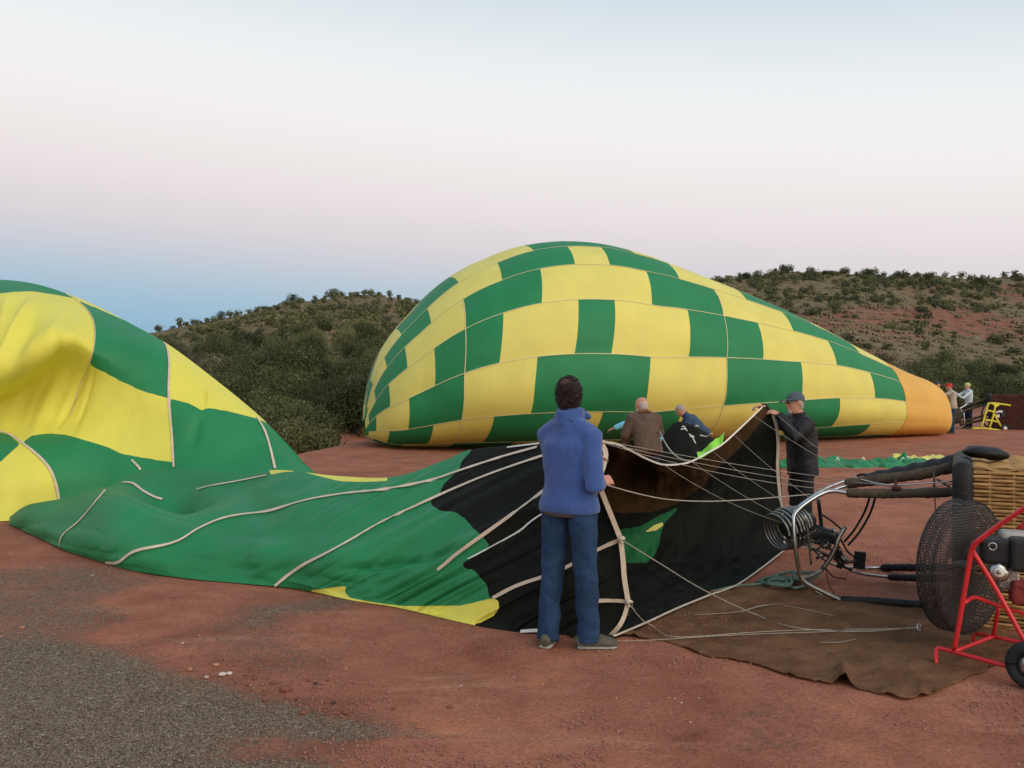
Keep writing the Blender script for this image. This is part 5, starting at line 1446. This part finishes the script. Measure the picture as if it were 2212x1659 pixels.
def person(label, base, heading, J, mats, k=1.0, head_dir=(0, 1, 0), head_up=(0, 0, 1), near=True, hair=None, jacket=None, legw=1.0, hem=-.07, hands=None, pants_hem=.075, group=None, cuff=.0):
    th = math.radians(heading)
    R = np.array([[math.cos(th), math.sin(th), 0], [-math.sin(th), math.cos(th), 0], [0, 0, 1]])      # +y forward turns clockwise with heading
    j = {a: np.array(b, float) * k for a, b in STAND.items()}
    j.update({a: np.array(b, float) for a, b in J.items()})
    base = np.array(base, float)
    def put(T): return [(base + np.asarray(v) @ R.T, f) for v, f in T]
    root = empty('person', base, label, 'person', group)
    hf = unit(np.array(head_dir, float)); hu = unit(np.array(head_up, float)); hu = unit(hu - hf * np.dot(hu, hf)); hr = np.cross(hf, hu)
    H = j['head']; X = V3(1, 0, 0)
    spine_side = unit(j['shR'] - j['shL'])
    hs = k
    hrows = [(-.122, .026, .030, .048), (-.108, .044, .050, .040), (-.078, .060, .074, .018), (-.03, .070, .090, .002), (.02, .075, .096, -.005), (.065, .069, .088, -.010), (.098, .050, .064, -.012), (.115, .022, .030, -.012)]
    head_t = tube([H + (hu * t + hf * f) * hs for t, _, _, f in hrows], [(a * hs, b * hs) for _, a, b, _ in hrows], 20, side=hr)
    T = [head_t]
    T.append(tube([H + (hf * .080 + hu * .022) * hs, H + (hf * .098 + hu * .004) * hs, H + (hf * .112 - hu * .022) * hs, H + (hf * .092 - hu * .034) * hs], [.008, .011, .015, .010], 8))      # nose
    T.append(tube([H + (hf * .088 - hu * .060 - hr * .02) * hs, H + (hf * .096 - hu * .060) * hs, H + (hf * .088 - hu * .060 + hr * .02) * hs], [.006, .008, .006], 8))                       # lips
    T.append(tube([H + (hf * .076 + hu * .034 - hr * .045) * hs, H + (hf * .094 + hu * .036) * hs, H + (hf * .076 + hu * .034 + hr * .045) * hs], [.008, .010, .008], 8))                   # brow
    for s in (-1, 1):
        T.append(tube([H + (hr * s * .068 - hu * .03 - hf * .006) * hs, H + (hr * s * .080 - hu * .005 - hf * .012) * hs, H + (hr * s * .078 + hu * .026 - hf * .014) * hs], [(.007, .012), (.008, .019), (.006, .013)], 8, side=hr))
    nk = j['neck']
    T.append(tube([nk - V3(0, 0, .06), nk, H - hu * .06 * hs - hf * .012], [.062, .054, .052], 14))
    T.append(tube([j['pelvis'] - V3(0, 0, .08), j['pelvis'], j['waist'], j['chest'], (j['shL'] + j['shR']) / 2, nk], [(.10, .08), (.155, .10), (.14, .09), (.16, .105), (.13, .08), (.05, .05)], 16, side=spine_side))
    hands = hands or {}
    for s in 'LR':
        T.append(tube([j['sh' + s], (j['sh' + s] + j['el' + s]) / 2, j['el' + s], j['el' + s] * .6 + j['wr' + s] * .4, j['wr' + s]], [.052, .046, .038, .037, .025], 12))
        hd, pn, cl = hands.get(s, (j['wr' + s] - j['el' + s], V3(0, 0, -1) if abs(unit(j['wr' + s] - j['el' + s])[2]) < .8 else V3(-1 if s == 'R' else 1, 0, 0), .7))
        T += hand(j['wr' + s], hd, pn, curl=cl, side=-1 if s == 'L' else 1)
        T.append(tube([j['hip' + s] + V3(0, 0, .03), j['hip' + s], (j['hip' + s] + j['kn' + s]) / 2, j['kn' + s], j['kn' + s] * .6 + j['an' + s] * .4, j['an' + s]], [.07, .085, .070, .052, .050, .035], 12))
        fd = unit((j['toe' + s] - j['an' + s]) * V3(1, 1, 0))
        T.append(tube([j['an' + s] - fd * .05 - V3(0, 0, .045), j['an' + s] + fd * .05 - V3(0, 0, .04), j['toe' + s]], [.03, .034, .02], 10))
    V_, F_ = fuse(put(T), .0085 if near else .015, 3)
    body = mk('body', V_, F_, mats['skin'], root)
    # trousers
    def wrp(s, a): return lambda c: a * (vn(c[:, 0] * s * .8 + c[:, 2] * s * .4, c[:, 1] * s * .8, c[:, 2] * s * .55) + .5 * vn(c[:, 0] * s * 2 + c[:, 2] * s, c[:, 1] * s * 2, c[:, 2] * s * 1.3 - c[:, 0] * s))
    def wrk(s, a): return lambda c: a * (vn(c[:, 0] * s * .7, c[:, 1] * s * .7, c[:, 2] * s * 1.6) + .6 * vn(c[:, 0] * s * 1.7 + c[:, 2] * s, c[:, 1] * s * 1.5, c[:, 2] * s * 3.2))
    T = [tube([j['hipL'] * .5 + j['hipR'] * .5 - V3(0, 0, .07), j['pelvis'], j['pelvis'] * .35 + j['waist'] * .65], [(.13, .10), (.168, .118), (.152, .105)], 18, side=unit(j['hipR'] - j['hipL']))]
    for s in 'LR':
        h, kn, an = j['hip' + s], j['kn' + s], j['an' + s]
        lowv = an + (kn - an) * .0 + V3(0, 0, -.09 + pants_hem)
        T.append(tube([h + (h - kn) * .12, h, h * .5 + kn * .5, kn, kn * .5 + an * .5, an * .85 + kn * .15, lowv], [r * legw for r in (.085, .102, .092, .080, .077, .076, .078)], 14))
    V_, F_ = fuse(put(T), .011 if near else .016, 3, wrp(12, .012 if near else .004)); V_[:, 2] = np.maximum(V_[:, 2], .004)
    tr_ = mk('trousers', V_, F_, mats['pants'], root)
    if near:                                           # back pockets, sewn on
        L_ = (V_ - base) @ R
        cen = np.array([L_[q].mean(0) for q in F_])
        for s in (-1, 1):
            xc = s * .085
            sel = [q for q, c in zip(F_, cen) if c[1] < j['pelvis'][1] - .02 and abs(c[0] - xc) < .058 and -.135 < c[2] - j['pelvis'][2] < -.005 - .0 and (c[2] - j['pelvis'][2] > -.115 or abs(c[0] - xc) < .04)]
            if len(sel) < 8: continue
            u_, inv_ = np.unique(np.concatenate([np.array(q) for q in sel]), return_inverse=True)
            nn_ = []
            pv = V_[u_] + unit((R @ V3(0, -1, 0))) * .005
            k_ = 0; ff = []
            for q in sel: ff.append(inv_[k_:k_ + len(q)].tolist()); k_ += len(q)
            mk('back_pocket', pv, ff, mats.get('pocket', mats['pants']), tr_)
    for s in 'LR':
        an, toe = j['an' + s], j['toe' + s]; fd = unit((toe - an) * V3(1, 1, 0)); sd = V3(fd[1], -fd[0], 0)
        z0 = an[2] - .09
        q = V3(an[0], an[1], 0)
        P = [q - fd * .085 + V3(0, 0, z0 + .045), q - fd * .07 + V3(0, 0, z0 + .05), q + V3(0, 0, z0 + .055), q + fd * .08 + V3(0, 0, z0 + .048), q + fd * .15 + V3(0, 0, z0 + .036), q + fd * .185 + V3(0, 0, z0 + .03)]
        V_, F_ = fuse(put([tube(P, [(.020, .025), (.036, .043), (.040, .052), (.046, .044), (.044, .033), (.026, .02)], 14, side=sd), tube([q + V3(0, 0, z0 + .05), q + V3(0, 0, z0 + .115)], [.042, .044], 12)]), .008 if near else .014, 2)
        V_[:, 2] = np.maximum(V_[:, 2], z0 + .003 + base[2])
        sh = mk('shoe', V_, F_, mats['shoe'], root)
        if near:
            Vs, Fs = tube([p * V3(1, 1, 0) + V3(0, 0, z0 + .012) for p in P[1:]], [(.040, .012), (.043, .012), (.049, .012), (.047, .012), (.028, .011)], 14, side=sd)
            mk('sole', base + Vs @ R.T, Fs, mats['sole'], sh)
    # jacket
    jw = jacket or {}
    w = jw.get('w', 1.0); sl = jw.get('sleeve', 1.0)
    ax = unit(j['chest'] - j['pelvis'])
    hemp = j['pelvis'] + ax * hem
    T = [tube([hemp, hemp + ax * .05, j['pelvis'] * .4 + j['waist'] * .6, j['waist'] * .4 + j['chest'] * .6, j['chest'] + ax * .03, (j['shL'] + j['shR']) / 2 + ax * .0, nk - ax * .005],
              [(.185 * w * jw.get('flare', 1), .135 * w * jw.get('flare', 1)), (.185 * w * jw.get('flare', 1), .137 * w * jw.get('flare', 1)), (.172 * w, .128 * w), (.182 * w, .135 * w), (.188 * w, .130 * w), (.165 * w, .100 * w), (.072, .070)], 22, side=spine_side)]
    for s in 'LR':
        a0, e_, w_ = j['sh' + s], j['el' + s], j['wr' + s]
        w_ = w_ + unit(e_ - w_) * cuff
        T.append(tube([a0 * .7 + (j['shL'] + j['shR']) * .15, a0, a0 * .5 + e_ * .5, e_, e_ * .5 + w_ * .5, w_], [r * sl for r in (.070, .076, .068, .062, .055, .046)], 16))
    T.append(tube([nk - V3(0, 0, .03), nk + hu * .012, nk + hu * jw.get('collar', .05)], [.082, .074, .074], 16))
    for s in 'LR':
        T.append(tube([nk - ax * .03, nk * .45 + j['sh' + s] * .55 + ax * .0, j['sh' + s] + ax * .0], [.062, .064 * w, .066 * sl], 12))
    def wrj(c):
        return .0075 * vn(c[:, 0] * 4.5 + c[:, 2] * 2, c[:, 1] * 4.5, c[:, 2] * 11) * (vn(c[:, 0] * 3, c[:, 1] * 3 + 5, c[:, 2] * 3) > -.25) + .0045 * vn(c[:, 0] * 13 - c[:, 2] * 9, c[:, 1] * 13, c[:, 2] * 5)
    V_, F_ = fuse(put(T), .011 if near else .016, 9 if near else 5, wrj if near else wrk(jw.get('ws', 9), jw.get('wa', .005)))
    mk('jacket', V_, F_, mats['jacket'], root)
    if hair:
        hair(root, put, H, hf, hu, hr, hs, mats, near)
    return root, put, j
def hair_full(root, put, H, hf, hu, hr, hs, mats, near):
    rows = [(-.085, .050, .050, -.050), (-.06, .070, .066, -.036), (-.02, .083, .080, -.028), (.03, .086, .098, -.016), (.075, .080, .098, -.008), (.112, .060, .076, -.004), (.135, .026, .036, -.004)]
    T = [tube([H + (hu * t + hf * f) * hs for t, _, _, f in rows], [(a_ * hs, b_ * hs) for _, a_, b_, _ in rows], 20, side=hr)]
    for i in range(70):
        d = unit(V3(random.gauss(0, 1), random.gauss(-.3, 1), random.gauss(.7, .8)))
        v = hr * d[0] * .080 + hf * (d[1] * .095 - .012) + hu * (d[2] * .112 + .012)
        if np.dot(v, hf) > .05: continue
        p = H + v * hs; q = unit(v * .7 + hr * random.uniform(-.04, .09) - hu * .03)
        T.append(tube([p - q * .01, p + q * .008, p + q * .018 + hr * .006], [.008, .008, .003], 6))
    V_, F_ = fuse(put(T), .0065, 1, lambda c: .0035 * vn(c[:, 0] * 90, c[:, 1] * 90, c[:, 2] * 45))
    hr_ = mk('hair', V_, F_, mats['hair'], root)
    S_ = []
    r_ = random.Random(3)
    for i in range(380):                               # loose short strands over the hair mass
        d = unit(V3(r_.gauss(0, 1), r_.gauss(-.35, 1), r_.gauss(.45, .9)))
        if d[1] > .45 or (d[2] < -.3 and d[1] > -.1): continue
        v = hr * d[0] * .084 + hf * (d[1] * .100 - .014) + hu * (d[2] * .118 + .016)
        nrm2 = unit(v); dn = unit(-hu * .9 + hr * r_.uniform(-.5, .7) - hf * r_.uniform(-.2, .5)); dn = unit(dn - nrm2 * np.dot(dn, nrm2))
        if d[2] > .75: dn = unit(dn + hu * .15 + nrm2 * .25)
        p = H + v * hs; L = r_.uniform(.012, .028)
        S_.append(tube([p - nrm2 * .006, p + dn * L * .5 + nrm2 * (.001 + r_.uniform(0, .004)), p + dn * L + nrm2 * r_.uniform(-.004, .004)], [.0030, .0026, .0006], 4))
    V_, F_ = join(put(S_)); tag(mk('hair_strands', V_, F_, mats['hair'], hr_), kind='stuff')
def hair_fringe(root, put, H, hf, hu, hr, hs, mats, near):      # bald crown, white fringe and beard
    rows = [(-.08, .056, .050, -.042), (-.05, .074, .066, -.034), (-.01, .080, .076, -.030), (.03, .078, .074, -.032), (.055, .062, .058, -.034)]
    V_, F_ = fuse(put([tube([H + (hu * t + hf * f) * hs for t, _, _, f in rows], [(a_ * hs, b_ * hs) for _, a_, b_, _ in rows], 18, side=hr)]), .012, 1); mk('hair', V_, F_, mats['hair'], root)
    V_, F_ = fuse(put([tube([H + (hf * .05 - hu * .05) * hs, H + (hf * .055 - hu * .11) * hs, H + (hf * .05 - hu * .16) * hs], [(.066, .05), (.062, .046), (.03, .03)], 14, side=hr)]), .012, 1); mk('beard', V_, F_, mats['hair'], root)
def hair_short(root, put, H, hf, hu, hr, hs, mats, near):
    rows = [(-.05, .066, .058, -.040), (-.01, .080, .080, -.028), (.03, .082, .092, -.018), (.075, .075, .090, -.010), (.105, .052, .066, -.010), (.122, .02, .03, -.01)]
    V_, F_ = fuse(put([tube([H + (hu * t + hf * f) * hs for t, _, _, f in rows], [(a_ * hs, b_ * hs) for _, a_, b_, _ in rows], 18, side=hr)]), .012, 1); mk('hair', V_, F_, mats['hair'], root)
def cap_fn(brim=True, glasses=False, goatee=False):
    def f_(root, put, H, hf, hu, hr, hs, mats, near):
        vx = .008 if near else .014
        rows = [(.022, .082, .104, -.008), (.05, .084, .106, -.008), (.085, .076, .096, -.010), (.115, .054, .068, -.012), (.130, .02, .026, -.012)]
        T = [tube([H + (hu * t + hf * f) * hs for t, _, _, f in rows], [(a_ * hs, b_ * hs) for _, a_, b_, _ in rows], 22, side=hr)]
        T.append(tube([H + (hu * -.03 - hf * .055) * hs, H + (hu * .03 - hf * .045) * hs], [(.055, .045), (.074, .058)], 16, side=hr))
        V_, F_ = fuse(put(T), vx, 2); mk('cap', V_, F_, mats['cap'], root)
        if brim:
            T = [tube([H + (hf * .07 + hu * .040) * hs, H + (hf * .12 + hu * .046) * hs, H + (hf * .165 + hu * .038) * hs, H + (hf * .182 + hu * .032) * hs], [(.070, .009), (.074, .009), (.055, .008), (.02, .006)], 16, side=hr)]
            V_, F_ = join(put(T)); mk('cap_brim', V_, F_, mats['cap'], root)
        if near:
            rows = [(-.075, .058, .052, -.036), (-.03, .077, .070, -.026), (.01, .080, .084, -.018), (.03, .080, .09, -.014)]
            V_, F_ = fuse(put([tube([H + (hu * t + hf * (f - .012)) * hs for t, _, _, f in rows], [(a_ * hs, b_ * hs * .8) for _, a_, b_, _ in rows], 16, side=hr)]), vx, 1); mk('hair', V_, F_, mats['hair'], root)
        if glasses:
            P = []
            for s in (-1, 1):
                c = H + (hf * .100 + hu * .014 + hr * s * .032) * hs; q = np.linspace(0, 6.283, 17)[:-1]
                P.append(tube(c + hr * (.024 * np.cos(q))[:, None] + hu * (.018 * np.sin(q))[:, None], .0022, 5, closed=True))
                P.append(tube([c + hr * s * .024, H + (hr * s * .080 + hf * .04 + hu * .016) * hs, H + (hr * s * .083 - hf * .012 + hu * .012) * hs], .0022, 5))
            P.append(tube([H + (hf * .104 + hu * .016 - hr * .009) * hs, H + (hf * .104 + hu * .016 + hr * .009) * hs], .0022, 5))
            V_, F_ = join(put(P)); mk('glasses', V_, F_, ENGB, root)
            for s in (-1, 1):
                V_, F_ = tube([H + (hf * .080 + hu * .016 + hr * s * .032) * hs, H + (hf * .090 + hu * .016 + hr * s * .032) * hs], [.013, .008], 10)
                V_, F_ = join(put([(V_, F_)])); mk('eye', V_, F_, mats['sole'], root)
        if goatee:
            V_, F_ = fuse(put([tube([H + (hf * .072 - hu * .070) * hs, H + (hf * .082 - hu * .10) * hs, H + (hf * .070 - hu * .125) * hs], [(.030, .022), (.034, .026), (.018, .016)], 12, side=hr)]), .007, 1); mk('goatee', V_, F_, mats['hair'], root)
    return f_

FLEECE = mat('blue_fleece', (.044, .098, .295), .95, .10, 30, .45, 120, sheen=.3, crumple=1.0, cs=6)
DENIM = mat('dark_denim', (.010, .031, .080), .9, .22, 4, .5, 110, col2=(.026, .068, .145), crumple=1.3, cs=8)
POCK = mat('denim_pocket', (.016, .044, .108), .9, .22, 5, .3, 130, col2=(.028, .068, .148))
SHOE = mat('hiking_shoe', (.095, .090, .068), .85, .3, 18, .2, 60); SOLE = mat('shoe_sole', (.30, .30, .26), .8, .25, 25, .2, 60)
HAIRD = mat('dark_hair', (.020, .011, .009), .65, .3, 60, .5, 200); HAIRW = mat('white_hair', (.46, .41, .36), .8, .15, 30, .3, 90); HAIRG = mat('grey_hair', (.36, .31, .27), .8, .2, 30, .3, 90)
BLACKJ = mat('black_windbreaker', (.016, .016, .019), .62, .2, 6, .4, 30, crumple=1.5, cs=9); BLACKP = mat('black_trousers', (.014, .014, .016), .85, .2, 6, .3, 50)
CAPG = mat('grey_blue_cap', (.085, .115, .135), .9, .12, 14, .3, 120)
BROWNJ = mat('brown_leather_jacket', (.105, .066, .046), .75, .22, 7, .5, 30, crumple=1.5, cs=8); FUR = mat('fur_collar', (.22, .085, .045), .95, .3, 40, .8, 120)
CYAN = mat('cyan_shirt', (.20, .60, .78), .8, .08, 8, .2, 40); DENJ = mat('denim_jacket', (.042, .078, .135), .9, .2, 8, .3, 80)
KHAKI = mat('khaki_plaid_shirt', (.30, .25, .18), .9, .2, 9, .2, 60, col2=(.56, .50, .40)); WHITES = mat('white_shirt', (.56, .64, .68), .9, .08, 9, .2, 60)
REDC = mat('red_cap', (.62, .03, .035), .85, .1, 9, .2, 60); LIMEC = mat('lime_hat', (.48, .60, .20), .9, .12, 20, .3, 60); NAVY = mat('navy_trousers', (.016, .022, .045), .9, .2, 9, .2, 60)
DARKC = mat('dark_purple_cap', (.05, .04, .07), .9, .2, 9, .2, 60)
def M(jacket, pants, hair=HAIRD, cap=None, skin=SKIN, shoe=SHOE): return dict(skin=skin, jacket=jacket, pants=pants, pocket=POCK, hair=hair, cap=cap, shoe=shoe, sole=SOLE)

# --- person in blue fleece, back turned, holding the rim tape
bp = np.array([.372, 5.50, 0])
pB, putB, jB = person('person in blue fleece and jeans seen from behind, gripping the envelope rim tape', bp, 33,
    dict(head=(-.01, .0, 1.615), neck=(-.01, -.02, 1.47), shL=(-.165, .0, 1.375), shR=(.165, -.01, 1.375), elR=(.235, -.10, 1.055), wrR=(.150, .150, 1.065), elL=(-.19, .13, 1.12), wrL=(-.04, .33, 1.18),
         hipL=(-.100, 0, .93), hipR=(.100, -.01, .93), knL=(-.125, .0, .50), knR=(.115, .0, .50), anL=(-.135, -.055, .09), toeL=(-.19, .11, .035), anR=(.112, .045, .09), toeR=(.245, .135, .035)),
    M(FLEECE, DENIM), hair=hair_full, head_dir=(-.62, .8, 0.0), jacket=dict(w=1.03, flare=1.10, sleeve=.95, collar=.06, ws=6.5, wa=.006), legw=.95, hem=-.075, cuff=.01, pants_hem=.045,
    hands={'R': (V3(.35, .9, .1), V3(-.5, .2, -.4), 1.2)})
th = math.radians(33); R33 = np.array([[math.cos(th), math.sin(th), 0], [-math.sin(th), math.cos(th), 0], [0, 0, 1]])
V_, F_ = fuse([(bp + np.asarray(v) @ R33.T, f) for v, f in [tube([(-.01, -.005, 1.455), (.0, .01, 1.50), (.0, .02, 1.545)], [(.105, .092), (.096, .088), (.090, .085)], 20, side=(1, 0, 0)), tube([(.02, .08, 1.47), (.055, .115, 1.50), (.085, .13, 1.475)], [.03, .03, .018], 10)]], .009, 2)
mk('collar', V_, F_, FLEECE, pB)
V_, F_ = tube([bp + np.array([-.01, 0, .858]), bp + np.array([-.01, 0, .92])], [(.172, .132), (.172, .132)], 24, side=tuple(np.array([1., 0, 0]) @ R33.T)); mk('undershirt', V_, F_, mat('grey_undershirt', (.10, .085, .075), .9, .1, 9, .1, 60), pB)
bsp = bp + (np.array([.018, -.075, 1.705])) @ R33.T
V_ = np.array([bsp + np.array([.040 * math.cos(p_) * math.sin(t), .022 * math.sin(p_) * math.sin(t), .026 * math.cos(t)]) for t in np.linspace(0, math.pi, 9) for p_ in np.linspace(0, 6.283, 13)[:-1]])
mk('thin_hair_patch', V_, gridfaces(9, 12, True)[:, ::-1], mat('thin_hair', (.075, .042, .032), .7, .4, 90, .4, 200), pB)

# --- person in black jacket and cap, lifting the far rim corner
person('person in black windbreaker and grey baseball cap lifting the corner of the mouth', (3.06, 8.98, 0), -92,
    dict(pelvis=(0, 0, .86), waist=(0, 0, 1.0), chest=(0, .01, 1.18), neck=(0, .03, 1.355), head=(0, .075, 1.50), shL=(-.185, .02, 1.29), shR=(.185, .06, 1.29), elL=(-.26, .17, 1.13), wrL=(-.10, .285, 1.385), elR=(.22, .26, 1.27), wrR=(.06, .395, 1.46),
         hipL=(-.09, 0, .85), hipR=(.09, 0, .85)),
    M(BLACKJ, BLACKP, HAIRG, CAPG), k=.93, hair=cap_fn(True, True, True), head_dir=(-.10, 1, -.10), jacket=dict(w=1.10, sleeve=1.12, collar=.05), hem=-.12, legw=1.08,
    hands={'L': (V3(.15, .85, .30), V3(.5, .3, -.6), 1.1), 'R': (V3(-.2, .95, .05), V3(-.2, .2, -.9), 1.1)})
# --- person in brown jacket, back turned
pr, _, _ = person('bald white bearded person in brown jacket with fur collar, seen from behind', (1.95, 12.5, 0), -14,
    dict(pelvis=(0, -.10, .83), waist=(0, -.06, .95), chest=(0, .02, 1.11), neck=(0, .08, 1.26), head=(0, .13, 1.385), shL=(-.19, .05, 1.20), shR=(.19, .05, 1.20), elL=(-.28, .06, .94), wrL=(-.20, .22, .76), elR=(.27, .08, .96), wrR=(.22, .25, .98),
         hipL=(-.1, -.09, .82), hipR=(.1, -.09, .82), knL=(-.12, .08, .45), knR=(.14, .02, .45), anL=(-.13, -.05, .09), anR=(.16, -.08, .09), toeL=(-.14, .11, .035), toeR=(.2, .08, .035)),
    M(BROWNJ, NAVY, HAIRW), near=False, hair=hair_fringe, head_dir=(-.55, .8, -.12), jacket=dict(w=1.18, sleeve=1.2, collar=.03), hem=-.16)
th = math.radians(-14); R14 = np.array([[math.cos(th), math.sin(th), 0], [-math.sin(th), math.cos(th), 0], [0, 0, 1]])
V_, F_ = fuse([(np.array([1.95, 12.5, 0]) + np.asarray(v) @ R14.T, f) for v, f in [tube([(0, .05, 1.235), (0, .075, 1.27), (0, .085, 1.30)], [(.125, .11), (.125, .11), (.09, .085)], 18, side=(1, 0, 0))]], .012, 1, lambda c: .006 * vn(c[:, 0] * 60, c[:, 1] * 60, c[:, 2] * 60))
mk('fur_collar', V_, F_, FUR, pr)
V_, F_ = tube(sag(W(1423, 926, 12.7), W(1492, 996, 7.62), .12), .009, 6)
tag(mk('crown_line', V_, F_, ROPE, loc=W(1423, 926, 12.7)), 'pale rope stretched from the brown jacketed person to the sagging rim', 'rope')
# --- person in cyan shirt mostly hidden behind the brown jacket
person('person in cyan shirt almost hidden behind the brown jacketed person, one arm held out', (2.17, 13.5, 0), -60,
    dict(pelvis=(0, -.08, .80), waist=(0, 0, .87), chest=(0, .08, .95), neck=(0, .13, 1.02), head=(0, .17, 1.11), shL=(-.185, .1, 1.02), shR=(.185, .1, 1.02), elL=(-.31, .24, 1.09), wrL=(-.37, .43, 1.01), elR=(.34, .0, .98), wrR=(.20, .15, .82),
         hipL=(-.1, -.05, .83), hipR=(.1, -.05, .83), knL=(-.12, .08, .46), knR=(.12, .08, .46)),
    M(CYAN, NAVY, HAIRG), near=False, hair=hair_short, head_dir=(-.1, .9, -.3), jacket=dict(w=.95, sleeve=.9))
# --- person in denim jacket bending over the heap
person('grey haired person in denim jacket bending down over the black fabric heap', (W(1514, 0, 17.0)[0], 17.0, 0), -88,
    dict(pelvis=(0, -.05, .72), waist=(0, .05, .82), chest=(0, .19, .97), neck=(0, .31, 1.08), head=(0, .40, 1.17), shL=(-.185, .25, 1.02), shR=(.185, .25, 1.02), elL=(-.22, .34, .78), wrL=(-.15, .48, .66), elR=(.22, .34, .78), wrR=(.15, .48, .66),
         hipL=(-.1, -.06, .71), hipR=(.1, -.06, .71), knL=(-.14, .16, .42), knR=(.14, .16, .42), anL=(-.13, -.08, .09), anR=(.13, -.08, .09), toeL=(-.15, .1, .035), toeR=(.15, .1, .035)),
    M(DENJ, BLACKP, HAIRG), near=False, hair=hair_short, head_dir=(0, .75, -.65), head_up=(0, .6, .8))
# --- crew at the mouth of the inflating balloon
person('person in red cap and khaki shirt holding the golden mouth of the balloon', (W(2057, 0, 29.2)[0], 29.2, 0), -62,
    dict(wrL=(-.12, .46, 1.40), elL=(-.26, .24, 1.30), wrR=(.14, .44, 1.36), elR=(.28, .2, 1.2), chest=(0, .03, 1.29), neck=(0, .06, 1.46), head=(0, .10, 1.60)), M(KHAKI, DENIM, HAIRD, REDC), near=False, hair=cap_fn(True), jacket=dict(w=1.12, sleeve=1.1), hem=-.10)
person('person in white shirt and lime knit hat reaching towards the balloon mouth', (W(2093, 0, 32.6)[0], 32.6, 0), -90,
    dict(wrL=(-.12, .62, 1.38), elL=(-.25, .36, 1.16), wrR=(.12, .62, 1.42), elR=(.25, .34, 1.22), head=(0, .06, 1.62), neck=(0, .03, 1.47)), M(WHITES, NAVY, HAIRD, LIMEC), near=False, hair=cap_fn(False), jacket=dict(w=.95, sleeve=.85))
person('person in dark cap behind the golden balloon mouth', (W(2024, 0, 33.2)[0], 33.2, 0), 90, dict(wrL=(-.1, .3, 1.3), elL=(-.26, .1, 1.15), wrR=(.1, .3, 1.3), elR=(.26, .1, 1.15)), M(BLACKJ, NAVY, HAIRD, DARKC), k=1.03, near=False, hair=cap_fn(True))
